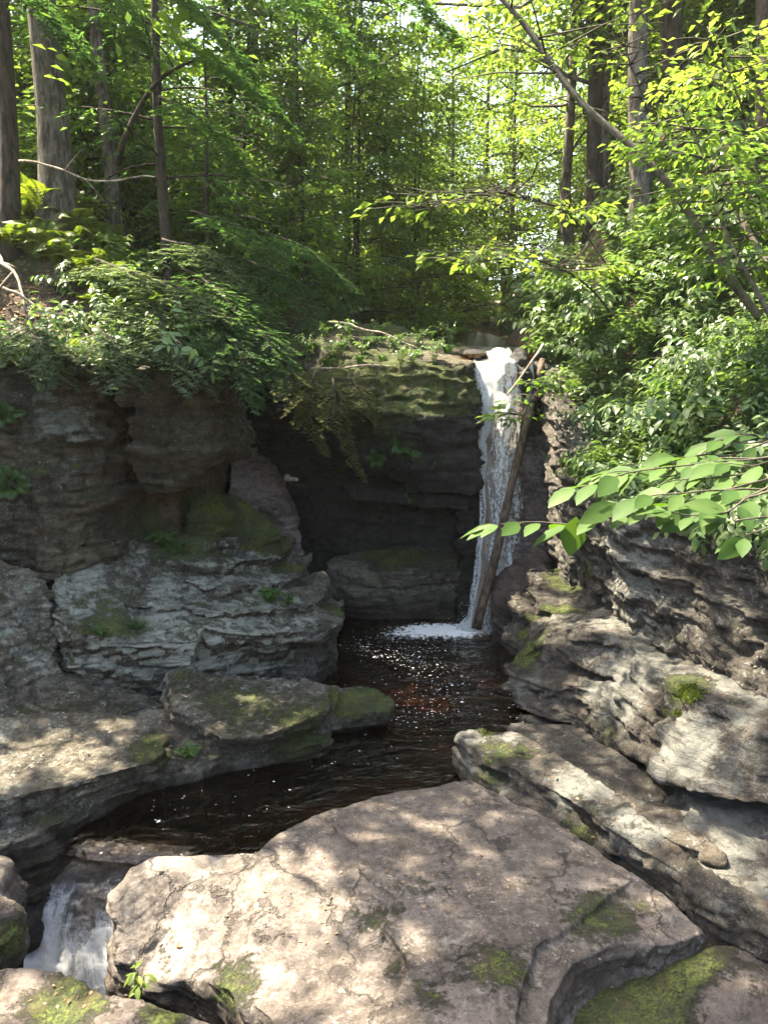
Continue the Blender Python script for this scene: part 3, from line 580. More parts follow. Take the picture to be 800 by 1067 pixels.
# the fall's own bed and right side
build_rock('wet_rock', 'steep wet black rock behind the falling water', 'rock',
           [prism([(1.3, 12.6, 4.35), (2.1, 12.5, 4.32), (2.7, 12.5, 4.3), (2.7, 14, 4.5), (1.3, 14, 4.5)], [(1.2, 12.2, -.6), (2.0, 12.1, -.6), (2.9, 11.9, -.6), (2.9, 14, -.6), (1.2, 14, -.6)])],
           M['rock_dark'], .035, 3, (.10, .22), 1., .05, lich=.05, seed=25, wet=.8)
build_rock('boulder', 'black boulder splitting the stream at the waterfall lip', 'boulder',
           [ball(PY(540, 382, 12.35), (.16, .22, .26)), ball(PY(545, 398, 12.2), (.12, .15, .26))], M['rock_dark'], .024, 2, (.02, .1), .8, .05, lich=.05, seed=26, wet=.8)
build_rock('rock_slab', 'smooth wet purple slab standing beside the leaning log', 'rock slab',
           [prism(yring([(540, 455, 12.2), (572, 450, 12.2), (580, 520, 11.9), (585, 600, 11.5), (578, 640, 11.2), (530, 650, 11.1), (533, 560, 11.7), (532, 500, 12.0)]), [p + np.array([.25, 1.0, -.3]) for p in yring([(540, 455, 12.2), (572, 450, 12.2), (580, 520, 11.9), (585, 600, 11.5), (578, 640, 11.2), (530, 650, 11.1), (533, 560, 11.7), (532, 500, 12.0)])])],
           M['rock_purple'], .028, 3, (.05, .3), .9, .05, lich=.1, seed=27, wet=.25)
build_rock('boulder', 'dark glistening wedge of rock at the foot of the log', 'boulder',
           [prism(yring([(517, 600, 11.6), (545, 575, 11.5), (562, 560, 11.6), (575, 580, 11.3), (560, 600, 11.0), (530, 628, 10.9), (515, 622, 11.3)]), zb=-.4, inset=-.1)], M['rock_purple'], .026, 3, (.04, .12), 1., .05, lich=.05, seed=28, wet=.75)
# right rocks
build_rock('rock_ledge', 'stepped ledge with yellow green moss at the right side of the pool', 'rock ledge',
           [prism(yring([(548, 590, 10.9), (600, 588, 11.0), (650, 580, 10.6), (690, 600, 9.6), (640, 640, 9.4), (575, 640, 9.9), (548, 612, 10.5)]), h=.28, inset=.1),
            prism(yring([(532, 618, 10.6), (560, 612, 10.9), (660, 612, 10.2), (700, 640, 9.2), (620, 662, 9.2), (560, 652, 9.9), (530, 634, 10.3)]), h=.22, inset=.06),
            prism(yring([(524, 652, 10.3), (550, 640, 10.6), (640, 640, 9.6), (680, 660, 8.9), (600, 672, 9.0), (560, 676, 9.3), (526, 664, 9.9)]), h=.25, inset=.08),
            prism(yring([(545, 650, 10.6), (650, 640, 10.2), (680, 670, 9.4), (600, 690, 9.4)]), zb=-.6)],
           M['rock_right'], .02, 1, (.05, .11), 1., .3, blobs=[(PY(610, 598, 10.8), .6, 2.2), (PY(570, 655, 9.8), .4, 1.6), (PY(600, 640, 9.6), .4, .8), (PY(650, 605, 10.2), .5, 2.0)], lich=.45, seed=31, wetz=.04)
R2T = yring([(530, 688, 9.0), (556, 668, 9.1), (592, 655, 8.8), (640, 660, 8.3), (695, 702, 7.3), (700, 720, 7.0), (820, 690, 7.2), (820, 630, 8.8), (640, 630, 9.6), (556, 645, 9.8)])
R2B = yring([(532, 738, 8.5), (548, 742, 8.4), (592, 757, 8.05), (640, 785, 7.4), (690, 815, 6.7), (700, 825, 6.5), (850, 800, 6.8), (850, 740, 8.6), (640, 740, 9.6), (560, 720, 9.8)])
build_rock('rock_block', 'tall grey block with a smooth lichen face above the right ledge', 'rock block',
           stack(R2T, R2B, 9, .12, 7, 4, 1.05) +
           [prism(yring([(521, 690, 9.1), (545, 680, 9.3), (590, 690, 9.0), (600, 720, 8.2), (575, 718, 8.3), (530, 702, 8.8)]), h=.12, inset=.05),
            prism(yring([(540, 745, 8.5), (600, 770, 7.9), (650, 800, 7.2), (700, 850, 6.4), (760, 830, 6.8), (640, 760, 8.2)]), h=.7, inset=0)],
           M['rock_right'], .02, 1, (.04, .13), 1., .16, lich=.6, seed=32, blobs=[(PY(545, 685, 9), .25, .9), (PY(690, 740, 7), .25, .8), (PY(560, 660, 9.1), .3, .8), (PY(620, 780, 7.6), .5, .5)], lblobs=[(PY(640, 700, 7.8), .6, .4), (PY(545, 708, 8.6), .25, .6)])
R3T = yring([(688, 706, 7.0), (720, 722, 6.5), (770, 742, 6.1), (850, 770, 5.6), (900, 700, 7.0), (760, 690, 7.4), (700, 694, 7.4)])
R3B = yring([(690, 808, 6.15), (715, 826, 5.75), (770, 838, 5.45), (850, 850, 5.2), (900, 800, 6.6), (760, 800, 7.2), (700, 800, 7.0)])
R3C = yring([(690, 812, 6.4), (720, 836, 5.9), (800, 838, 5.6), (880, 860, 5.3), (900, 780, 6.6), (720, 790, 6.8)])
R3D = yring([(700, 920, 5.35), (718, 948, 4.95), (800, 985, 4.55), (880, 1010, 4.3), (900, 900, 6.2), (720, 900, 6.6)])
build_rock('rock_block', 'sunlit block with a bright moss clump on its top edge', 'rock block',
           stack(R3T, R3B, 6, .09, 8, 4, 1.05) + stack(R3C, R3D, 6, .09, 9, 4, 1.05),
           M['rock_right'], .02, 1, (.035, .13), 1., .16, lich=.65, seed=33, blobs=[(PY(715, 718, 6.8), .28, 1.2), (PY(760, 735, 6.4), .2, .5), (PY(690, 760, 6.6), .15, .6)], lblobs=[(PY(705, 780, 6.2), .3, .6), (PY(725, 880, 5.5), .35, .7)])
build_rock('rock_ledge', 'long low ledge running along the right side of the pink slab', 'rock ledge',
           [prism(zring([(478, 764, .44), (500, 758, .46), (545, 766, .5), (625, 808, .55), (690, 862, .58), (750, 915, .6), (860, 970, .6), (800, 975, .46), (735, 940, .46), (700, 905, .48), (640, 868, .48), (590, 832, .46), (540, 806, .44), (490, 778, .42)]), h=.22, inset=.03),
            prism(zring([(474, 782, .22), (520, 775, .22), (640, 830, .3), (760, 930, .3), (860, 990, .3), (800, 992, .28), (730, 962, .28), (700, 925, .28), (640, 890, .26), (550, 850, .22), (500, 812, .22)]), h=.7, inset=.0),
            prism(zring([(530, 752, .36), (600, 752, .36), (720, 840, .42), (760, 900, .42), (690, 872, .40), (620, 818, .36), (560, 780, .34)]), h=.6)],
           M['rock_right'], .02, 1, (.04, .10), .8, .2, lich=.65, seed=34, blobs=[(PZ(515, 757, .45), .2, 1.1), (PZ(560, 780, .5), .3, .3), (PZ(520, 800, .3), .3, .8), (PZ(600, 860, .3), .3, .6)], lblobs=[(PZ(600, 815, .5), .4, .6), (PZ(660, 860, .5), .3, .4)], wetz=.03)
build_rock('rock_cliff', 'dark layered cliff wall on the right below hanging leaves', 'cliff',
           stack([(2.45, 10.8, 2.7), (2.6, 9.4, 2.6), (2.66, 8.4, 2.55), (3.0, 7.5, 2.5), (3.5, 6.3, 2.45), (4.6, 4.5, 2.4), (5.6, 6, 2.8), (4.2, 11, 3.2)], [(2.7, 10.8, .6), (2.8, 9.4, .9), (2.8, 8.4, .9), (3.04, 7.5, .9), (3.4, 6.3, .8), (4.4, 4.5, .2), (5.6, 6, .5), (4.2, 11, .5)], 10, .10, 10, 5) +
           stack([(2.5, 12.6, 4.2), (2.45, 11.6, 3.8), (2.5, 10.5, 3.0), (3.4, 10, 3.0), (3.5, 12.6, 4.4)], [(2.6, 12.6, 0), (2.6, 11.6, 0), (2.6, 10.5, .6), (3.2, 10, .5), (3.4, 12.6, 0)], 12, .10, 11, 4),
           M['rock_wall'], .026, 1, (.06, .17), 1., .35, lich=.55, seed=35, blobs=[(PY(620, 590, 10), .4, .5)])

# ------------------------------------------------------------------ water
def attr_set(me, nm, a):
    at = me.attributes.new(nm, 'FLOAT', 'POINT'); at.data.foreach_set('value', np.asarray(a, np.float32))
FB = PZ(500, 655, 0)
def sheet(x, y, z):
    g = Geo(); ny, nx = x.shape; i = np.arange(ny - 1)[:, None] * nx; j = np.arange(nx - 1)[None]
    g.add(np.stack([x, y, z], -1).reshape(-1, 3), [np.stack([i + j, i + j + 1, i + nx + j + 1, i + nx + j], -1).reshape(-1, 4)])
    return g
wx, wy = np.meshgrid(np.arange(-4.5, 3.6, .05), np.arange(0, 1.0001, 1 / 170))
lip = np.interp(wx[0], [-4.5, -3.2, -2.55, -2.0, -1.7, -1.2, 3.6], [6.3, 6.2, 6.0, 5.92, 5.85, 5.6, 5.4])
wyy = lip[None] + wy * (13.2 - lip[None])
d_ = np.hypot(wx - FB[0], wyy - FB[1])
q_ = np.stack([wx, wyy, wx * 0], -1).reshape(-1, 3)
rip = np.exp(-d_ / 2.6)
wz = (.03 * rip.reshape(-1) * fbm(q_ * 3.2, 3, 71)).reshape(wx.shape) + .006 * fbm(q_ * np.array([2.5, 5, 1]), 2, 77).reshape(wx.shape)
edge = np.clip((wyy - lip[None]) / .22, 0, 1)
wz = wz - .10 * (1 - edge) ** 2
po = sheet(wx, wyy, wz).obj('pool_water', M['water'], smooth=True); tag(po, 'dark brown pool below the waterfall', None, kind='structure')
attr_set(po.data, 'ripple', np.clip(.14 + rip * 1.2, 0, 1).ravel())
fo = 1.0 * np.exp(-1.0 * (((wx - FB[0] + .45) / 1.25) ** 2 + ((wyy - FB[1] + .05) / .48) ** 2)) + .40 * np.exp(-(((wx - .1) / 1.3) ** 2 + ((wyy - 10.6) / 1.1) ** 2)) * (.6 + .7 * fbm(q_ * 2.0, 3, 79).reshape(wx.shape))
attr_set(po.data, 'foam', np.clip(fo, 0, 1).ravel())
# upper stream
ux, uy = np.meshgrid(np.linspace(1.2, 2.5, 10), np.linspace(12.55, 24, 30))
up = sheet(ux + .05 * (uy - 12.6), uy, 4.36 + .085 * (uy - 12.6)).obj('stream_water', M['water'], smooth=True); tag(up, 'stream above the fall', None, kind='structure')
attr_set(up.data, 'ripple', np.full(300, .4)); attr_set(up.data, 'foam', np.zeros(300))
# waterfall: strands follow the photographed edges
fe = empty('waterfall', (1.7, 12.0, 0), 'narrow white waterfall plunging down the rock notch into the pool', 'waterfall')
def strand(name, lr, Y0, Y1, seed, foam, nx=26, ny=110, bulge=.10, m='fall'):
    lr = np.array(lr, float); py = np.linspace(lr[0, 0], lr[-1, 0], ny); xl = np.interp(py, lr[:, 0], lr[:, 1]); xr = np.interp(py, lr[:, 0], lr[:, 2])
    t = np.linspace(0, 1, ny); Y = Y0 + (Y1 - Y0) * t ** .8
    V = np.zeros((ny, nx, 3)); u = np.linspace(0, 1, nx)
    for a in range(ny):
        L, Rr = PY(xl[a], py[a], Y[a]), PY(xr[a], py[a], Y[a]); V[a] = L + (Rr - L) * u[:, None]
    V[..., 2] += ((.07 * vn(np.stack([u * 7 + seed, u * 0, u * 0], 1), 3) - .05)[None] * np.clip(1 - t / .12, 0, 1)[:, None]); V[..., 1] += .35 * np.clip(1 - t / .05, 0, 1)[:, None]
    q = V.reshape(-1, 3); nz = (fbm(q * np.array([5, 5, 1.6]) + seed, 4, 80 + seed)).reshape(ny, nx)
    V[..., 1] -= bulge * np.sin(u * math.pi)[None] + .05 * nz; V[..., 0] += .035 * fbm(q * np.array([1, 1, 3.]) + 9, 3, 85 + seed).reshape(ny, nx)
    g = sheet(V[..., 0], V[..., 1], V[..., 2]); o = g.obj(name, M[m], smooth=True)
    ed = np.minimum(u, 1 - u)[None] * 2; f = foam + .22 * np.clip(ed * 2.2, 0, 1) - .2 + 0 * nz
    attr_set(o.data, 'foam', f.ravel()); attr_set(o.data, 'flow_across', ((u - .5)[None] * (xr - xl)[:, None] / 66.0 + seed).ravel()); attr_set(o.data, 'flow_along', (t[:, None] * 4.2 + 0 * u[None] + seed * 3).ravel()); return o
def child(o, par):
    o.parent = par; o.location = -Vector(par.location)
child(strand('main_cascade', [(366, 494, 534), (380, 493, 538), (410, 495, 545), (440, 498, 544), (480, 500, 540), (520, 499, 537), (560, 497, 538), (600, 493, 540), (640, 486, 544), (664, 472, 552)], 12.45, 11.75, 1, .74), fe)
child(strand('side_cascade', [(370, 542, 554), (390, 540, 556), (410, 536, 554), (440, 528, 550), (480, 520, 545), (530, 514, 541), (600, 510, 545)], 12.3, 12.0, 2, .74, 16, 60, .07), fe)
child(strand('thin_veil', [(362, 508, 536), (385, 512, 542), (420, 512, 546), (470, 508, 543), (540, 504, 546), (600, 500, 552), (655, 490, 556)], 12.3, 11.6, 3, .54, 18, 100, .14), fe)
g = Geo(); N = 500
pp = np.stack([rng.normal(FB[0] + .08, .30, N), rng.normal(FB[1] - .05, .16, N), np.abs(rng.normal(0, .16, N)) + .01], 1)
dd = nrmz(rng.normal(size=(N, 3))); leaves(g, pp, dd, nrmz(rng.normal(size=(N, 3))), rng.uniform(.006, .02, N), rng.uniform(.006, .015, N), .5)
sp_ = g.obj('splash_spray', M['foam']); child(sp_, fe)
# chute at the lower left
ce = empty('cascade_chute', (-2.0, 5.5, -.5), 'white water chute rushing between the left ledge and the pink slab', 'cascade')
def chute(name, left, right, seed, foam, ny=70, nx=40):
    Lc, Rc = curve(left, ny), curve(right, ny); u = np.linspace(0, 1, nx)
    V = Lc[:, None] + (Rc - Lc)[:, None] * u[None, :, None]; q = V.reshape(-1, 3)
    t = np.linspace(0, 1, ny)[:, None]
    V[..., 2] += (.07 * t + .008) * fbm(q * 4.5, 4, seed).reshape(ny, nx) + .05 * t * fbm(q * 13, 3, seed + 3).reshape(ny, nx)
    o = sheet(V[..., 0], V[..., 1], V[..., 2]).obj(name, M['chute'], smooth=True)
    attr_set(o.data, 'foam', (foam(t + 0 * u[None], u[None] + 0 * t)).ravel()); attr_set(o.data, 'flow_across', (u[None] * .75 + 0 * t).ravel()); attr_set(o.data, 'flow_along', (t * 1.3 + 0 * u[None]).ravel()); return o
c1 = chute('tumbling_water', [PZ(92, 878, -.06), PZ(66, 905, -.16), PZ(44, 935, -.40), PZ(28, 985, -.70), PZ(20, 1040, -.85)], [PZ(190, 876, -.06), PZ(150, 893, -.10), PZ(128, 925, -.3), PZ(122, 985, -.62), PZ(140, 1050, -.8)], 91,
           lambda t, u: .02 + .42 * sst(.22, .45, t) + .32 * sst(.5, .8, t) - .35 * np.exp(-((u - .62) / .14) ** 2) * (1 - sst(.55, .8, t)) + .2 * sst(.3, .5, t) * (u < .35))
child(c1, ce)
g = Geo(); N = 900; pc = PZ(65, 975, -.45)
pp = np.stack([rng.normal(pc[0], .22, N), rng.normal(pc[1], .22, N), pc[2] + np.abs(rng.normal(0, .10, N))], 1)
leaves(g, pp, nrmz(rng.normal(size=(N, 3))), nrmz(rng.normal(size=(N, 3))), rng.uniform(.008, .025, N), rng.uniform(.008, .02, N), .5)

# foam flecks on the pool
g = Geo()
for (px, py, n_, sx, sy) in [(440, 690, 240, .9, .7), (430, 740, 120, .7, .5), (410, 680, 160, .7, .3), (470, 720, 120, .6, .6), (360, 800, 14, .7, .4), (185, 845, 16, .3, .2), (260, 820, 10, .7, .3), (380, 670, 60, .4, .4), (545, 745, 40, .25, .25)]:
    c = PZ(px, py, 0); x = rng.normal(c[0], sx * .5, n_); y = rng.normal(c[1], sy * .8, n_); a = rng.uniform(0, 6.28, n_)
    ln = rng.uniform(.008, .030, n_) * (1 + (rng.random(n_) < .08))
    leaves(g, np.stack([x, y, np.full(n_, .026) + rng.uniform(0, .006, n_)], 1), np.stack([np.cos(a), np.sin(a) * .5, 0 * a], 1), np.tile([0, 0, 1.], (n_, 1)), ln, ln * rng.uniform(.25, .7, n_), .5, fold=0)
tag(g.obj('foam', M['foam']), 'white foam flecks drifting on the dark pool', None, kind='stuff')

# ------------------------------------------------------------------ gaps cut in the crowns so sun lands on chosen spots
LIT = [(PZ(140, 950, .3), .45), (PZ(210, 1000, .3), .4), (PZ(170, 930, .4), .55), (PZ(235, 925, .38), .55), (PZ(270, 975, .4), .6), (PZ(200, 970, .35), .5), (PZ(320, 960, .4), .35), (PZ(330, 905, .37), .22), (PZ(350, 1000, .4), .3), (PZ(390, 1040, .42), .28), (PZ(500, 900, .38), .14), (PZ(460, 870, .38), .12), (PZ(545, 935, .38), .12), (PZ(300, 1030, .38), .25), (PZ(430, 985, .4), .14), (PZ(510, 960, .4), .12), (PZ(480, 840, .36), .10),
       (PZ(40, 1040, .3), .26), (PZ(5, 930, .2), .25), (PZ(110, 1055, .3), .2), 
       (PZ(70, 785, .48), .40), (PZ(20, 800, .48), .3), (PZ(120, 765, .5), .2), (PZ(330, 725, .5), .16), (PZ(270, 745, .5), .15),
       (PY(705, 775, 6.1), .34), (PY(725, 890, 5.3), .36), (PY(615, 700, 8.2), .45), (PY(660, 740, 7.4), .25), (PY(720, 700, 6.9), .3), (PY(650, 655, 8.6), .35), (PY(570, 650, 9.9), .45), (PZ(600, 815, .5), .32), (PZ(530, 780, .45), .25), (PZ(660, 860, .5), .22), (PY(790, 720, 6.6), .2), (PY(605, 600, 10.8), .45), (PY(650, 610, 10.0), .3),
       (PY(640, 450, 9.6), .9), (PY(680, 380, 9.8), .9), (PY(620, 400, 10.6), .8), (PY(740, 330, 9), .6), (PY(720, 190, 10), 1.2), (PY(660, 250, 11), .6), (PY(780, 140, 9), .8),
       (PY(520, 400, 12.3), .40), (PY(520, 460, 12.2), .25), (PY(555, 500, 12), .22), (PY(560, 580, 11.4), .3), (PZ(490, 655, 0), .45), (PY(545, 395, 12.3), .3),
       (PY(400, 370, 13), .9), (PY(460, 400, 12.0), .7), (PY(350, 360, 13), .5), (PY(440, 350, 14), .4),
       (PY(40, 260, 10.5), 1.3), (PY(110, 300, 10), 1.2), (PY(30, 330, 9.5), .6), (PY(190, 300, 9.8), 1.1), (PY(200, 350, 9.6), .5), (PY(250, 340, 11), .4), (PY(60, 200, 12), .6),
       (PY(520, 290, 9.5), .8), (PY(450, 220, 10), .7), (PY(560, 240, 11), .7), (PY(480, 120, 13), 1.0), (PY(600, 120, 12), .9),
       (PY(90, 110, 19), 1.4), (PY(150, 150, 21), 1.5), (PY(215, 110, 20), 1.3), (PY(235, 240, 17), 1.1), (PY(290, 190, 20), 1.6), (PY(330, 90, 24), 1.8), (PY(390, 150, 26), 1.8), (PY(430, 60, 26), 2.0), (PY(470, 170, 24), 1.6), (PY(550, 60, 22), 1.6), (PY(360, 260, 19), 1.1), (PY(270, 60, 28), 2.0), (PY(20, 90, 22), 1.6), (PY(410, 280, 22), 1.2), (PY(640, 150, 18), 1.2), (PY(300, 280, 18), 1.0), (PY(340, 200, 22), 1.8), (PY(250, 150, 24), 2.0), (PY(420, 200, 24), 1.8), (PY(180, 60, 24), 2.0), (PY(380, 40, 30), 2.5), (PY(120, 40, 28), 2.2), (PY(310, 120, 30), 2.4), (PY(450, 250, 24), 1.2),
       (PZ(430, 700, 0), .35), (PZ(460, 740, 0), .2), (PY(700, 500, 2.3), .35), (PY(560, 545, 2.4), .3), (PY(620, 510, 2.3), .25)]
LITP = np.array([p for p, _ in LIT]); LITR = np.array([r for _, r in LIT])
def sun_keep(c):
    """False for leaves that stand in a sun gap of the canopy"""
    keep = np.ones(len(c), bool); rnd = rng.random(len(c))
    ctr = c.mean(0); R_ = np.linalg.norm(c - ctr, axis=1).max()
    for P, r in zip(LITP, LITR):
        q = ctr - P; al = q @ SUN
        if np.linalg.norm(q - al * SUN) > R_ + r * 1.3 or al < -R_: continue
        q = c - P; al = q @ SUN; pr = np.linalg.norm(q - al[:, None] * SUN, axis=1)
        keep &= ~((al > 1.3) & (rnd > .04 + .96 * sst(r * .75, r * 1.25, pr)))
    return keep

def sun_clear(c):
    for P, r in zip(LITP, LITR):
        q = c - P; al = q @ SUN; pr = np.linalg.norm(q - al[:, None] * SUN, axis=1)
        if ((al > 1.3) & (pr < r * .9)).any(): return False
    return True
# ------------------------------------------------------------------ trees
def spray_leaves(rs, cen, out, n, rad, thick, ln, droop=.25):
    """flat sprays of leaves round spray centres"""
    K = len(cen); c = np.repeat(cen, n, 0); o = np.repeat(out, n, 0); N = len(c)
    r = rad * np.sqrt(rs.random(N)); a = rs.uniform(0, 2 * math.pi, N)
    h = np.stack([np.cos(a), np.sin(a), 0 * a], 1)
    p = c + h * r[:, None] + np.stack([0 * a, 0 * a, rs.normal(0, thick, N) - droop * r * .6], 1)
    d = nrmz(h * .7 + o * .8 + np.stack([0 * a, 0 * a, rs.normal(-.25, .25, N)], 1))
    nn = nrmz(np.stack([rs.normal(0, .35, N), rs.normal(0, .35, N), np.ones(N)], 1))
    return p, d, nn
def broadleaf(seed, H, r0, cb, cr, nl, ns, per, ln, lean=(0, 0), sprad=.42, limb=.30, twigs=True, thin=0.0, org=None):
    rs = np.random.default_rng(seed); T = Geo()
    P = curve([(0, 0, -.3), (lean[0] * .3, lean[1] * .3, H * .4), (lean[0], lean[1], H)], 14, .12 * H / 10, seed)
    rad = np.linspace(1, .22, 14) * r0; rad[0] *= 1.5; rad[1] *= 1.08
    tube(T, P, rad, 9, bump=.08, seed=seed)
    C, O = [], []
    for k in range(nl):
        f = (cb + (H * .97 - cb) * (k + rs.random()) / nl) / H; i = min(int(f * 13), 12); b0 = P[i] + (P[i + 1] - P[i]) * (f * 13 - i)
        az = k * 2.4 + rs.normal(0, .4); rel = (f * H - cb) / (H - cb)
        L = cr * (1.0 - .62 * rel ** 1.5) * rs.uniform(.7, 1.15); up = rs.uniform(.1, .55)
        h = np.array([math.cos(az), math.sin(az), 0]); e = b0 + h * L + np.array([0, 0, L * up * .6])
        m_ = b0 + h * L * .5 + np.array([0, 0, L * up * .5]); c = curve([b0, m_, e], 7, .08 * L, seed * 31 + k)
        if org is not None and (c[:, 2] > 5).all() and not sun_clear(c[1:] + org): continue
        tube(T, c, np.linspace(limb, .06, 7) * r0 * (1.1 - .5 * rel) + .006, 5)
        for s in range(max(2, int(ns * (1 - thin * rel)))):
            u = rs.uniform(.25, 1.05); q = c[min(int(u * 6), 6)] + np.array([rs.normal(0, .16 * L), rs.normal(0, .16 * L), rs.normal(0, .10 * L)])
            C.append(q); O.append(h)
            if twigs and s % 3 == 0: tube(T, [c[min(int(u * 4.5), 6)], (c[min(int(u * 4.5), 6)] + q) / 2 + [0, 0, .04], q], [.02, .012, .005], 3)
    C, O = np.array(C), np.array(O); p, d, nn = spray_leaves(rs, C, O, per, sprad, .045, ln)
    L_ = rs.uniform(.7, 1.2, len(p)) * ln; rn = np.clip(np.repeat(rs.random(len(C)), per) * .5 + rs.random(len(p)) * .5, 0, 1)
    return T, (p, d, nn, L_, L_ * rs.uniform(.5, .68, len(p)), rn)
def hemlock(seed, H, r0, cb, cr, nl, nsub=7, need=12, ln=.11, wd=.03, lean=(0, 0), droop=.35):
    rs = np.random.default_rng(seed); T = Geo()
    P = curve([(0, 0, -.3), (lean[0] * .4, lean[1] * .4, H * .45), (lean[0], lean[1], H)], 14, .06 * H / 10, seed)
    rad = np.linspace(1, .12, 14) * r0; rad[0] *= 1.4; tube(T, P, rad, 9, bump=.06, seed=seed)
    ps, ds, nns, rns = [], [], [], []
    for k in range(nl):
        f = (cb + (H * .99 - cb) * (k + rs.random()) / nl) / H; i = min(int(f * 13), 12); b0 = P[i] + (P[i + 1] - P[i]) * (f * 13 - i)
        az = k * 2.4 + rs.normal(0, .5); rel = (f * H - cb) / (H - cb); L = cr * (1.02 - .9 * rel) * rs.uniform(.65, 1.15) + .15
        h = np.array([math.cos(az), math.sin(az), 0]); sd = np.array([-h[1], h[0], 0]); dz = droop * rs.uniform(.5, 1.5)
        tt = np.linspace(0, 1, 8); c = b0 + h * (L * tt)[:, None]; c[:, 2] += L * (.22 * tt - dz * tt ** 2)
        c += sd * (L * .12 * rs.normal()) * (tt ** 2)[:, None]
        tube(T, c, np.linspace(.18, .03, 8) * r0 * (1.05 - .6 * rel) + .003, 4)
        ct = rs.random()
        for s in range(nsub * 2):
            u = .15 + .85 * (s + rs.random()) / (nsub * 2); q0 = b0 + h * L * u + sd * (L * .0); q0[2] += L * (.22 * u - dz * u * u)
            sg = 1 if s % 2 else -1; sl_ = L * .42 * (1.1 - .75 * u) + .12; dr = nrmz(h * .75 + sd * sg * .8 + np.array([0, 0, -.28 - .5 * dz + rs.normal(0, .12)]))
            n_ = need; v = rs.random(n_); side = rs.choice([-1, 1], n_)
            px = q0 + dr * (sl_ * v)[:, None]; px[:, 2] -= .35 * sl_ * v ** 2 * dz * 2
            cross = nrmz(np.cross(dr, [0, 0, 1.])); dn = nrmz(dr * .8 + cross * side[:, None] * .7 + rs.normal(0, .12, (n_, 3)))
            ps.append(px); ds.append(dn); nns.append(nrmz(np.array([0, 0, 1.]) + rs.normal(0, .25, (n_, 3)))); rns.append(np.clip(.2 + .5 * ct + .35 * v * rs.random(n_), 0, 1))
    p, d, nn, rn = map(np.concatenate, (ps, ds, nns, rns)); L_ = rs.uniform(.7, 1.25, len(p)) * ln
    return T, (p, d, nn, L_, L_ * wd / ln * rs.uniform(.8, 1.2, len(p)), rn)

MESHES = {}
def plant_tree(key, data, bark, leafm, loc, rotz, scale, name, label, cat, group=None, kind='quad'):
    """one tree: an empty with a trunk and a crown; the crown loses the leaves that stand in a sun gap"""
    T, (p, d, nn, L_, W_, rn) = data
    e = empty(name, loc, label, cat, group); e.rotation_euler = (0, 0, rotz); e.scale = (scale,) * 3
    if key not in MESHES:
        G = Geo(); leaves(G, p, d, nn, L_, W_, rn, kind, droop=.08)
        MESHES[key] = (T.mesh('trunk', bark, True), G.mesh('crown', leafm))
    mt, mc = MESHES[key]
    c, s = math.cos(rotz), math.sin(rotz); Rm = np.array([[c, -s, 0], [s, c, 0], [0, 0, 1]])
    wp = (p * scale) @ Rm.T + np.asarray(loc); keep = sun_keep(wp) & ((np.abs(wp[:, 0]) > 1.0) | (wp[:, 1] > 3.5)) & (np.hypot(wp[:, 0], wp[:, 1]) > 3.0)
    if (~keep).sum() > 8:
        G = Geo(); leaves(G, p[keep], d[keep], nn[keep], L_[keep], W_[keep], rn[keep], kind, droop=.08); mc = G.mesh('crown', leafm)
    for nm, me in (('trunk', mt), ('crown', mc)):
        o = bpy.data.objects.new(nm, me); COL.objects.link(o); o.parent = e
    return e
def at(px, Y, py=200): return PY(px, py, Y)[0]
def tree_at(px, Y, py, data, bark, leafm, label, name='forest_tree', cat='tree', group=None, rotz=0, scale=1.0, key=None, kind='quad'):
    x = at(px, Y, py)
    if callable(data): data = data(np.array([x, Y, g1(x, Y) - .05]))
    return plant_tree(key or ('u', px, Y), data, bark, leafm, (x, Y, g1(x, Y) - .05), rotz, scale, name, label, cat, group, kind)

# trunks the photograph shows
tree_at(58, 12.6, 185, lambda org: broadleaf(101, 15, .28, 6.0, 4.6, 16, 16, 24, .2, (-.9, .3), sprad=.7, limb=.2, twigs=False, org=org), M['bark_grey'], M['leaf_green'], 'thickest grey ridged trunk on the left bank leaning slightly left')
tree_at(111, 14.2, 190, lambda org: broadleaf(102, 15, .13, 6.5, 4.2, 14, 16, 24, .2, (-.1, .2), sprad=.7, limb=.2, twigs=False, org=org), M['bark_grey'], M['leaf_green'], 'straight grey trunk just right of the thickest trunk')
tree_at(4, 12.2, 180, lambda org: broadleaf(103, 14, .15, 6.2, 4.2, 15, 16, 24, .2, (.75, .2), sprad=.7, limb=.2, twigs=False, org=org), M['bark_dark'], M['leaf_green'], 'dark rough trunk at the left picture edge')
tree_at(168, 12.9, 195, hemlock(104, 12, .10, 2.4, 2.6, 34, 7, 13, .10, .03, (.1, .1)), M['bark_dark'], M['needle'], 'dark slender hemlock with side branches on the left bank brink', 'hemlock_tree')
tree_at(88, 17, 180, lambda org: broadleaf(105, 15, .17, 7, 4, 14, 14, 22, .2, (.2, 0), sprad=.7, limb=.2, twigs=False, org=org), M['bark_dark'], M['leaf_green'], 'shaded trunk between the two grey trunks further back')
tree_at(676, 13.2, 95, lambda org: broadleaf(106, 14, .20, 4.5, 4.0, 14, 12, 22, .18, (-.5, .4), sprad=.6, limb=.2, twigs=False, org=org), M['bark_grey'], M['leaf_yellow'], 'grey brown trunk leaning left at the top of the right bank')
tree_at(704, 13.8, 95, lambda org: broadleaf(107, 14, .21, 4.8, 4.0, 14, 12, 22, .18, (-.3, .3), sprad=.6, limb=.2, twigs=False, org=org), M['bark_dark'], M['leaf_yellow'], 'darker trunk of the pair on top of the right bank')
tree_at(722, 17, 80, lambda org: broadleaf(108, 13, .16, 4.5, 3.6, 12, 12, 22, .18, (0, .3), sprad=.6, limb=.2, twigs=False, org=org), M['bark_grey'], M['leaf_yellow'], 'paler trunk behind the pair on the right bank')
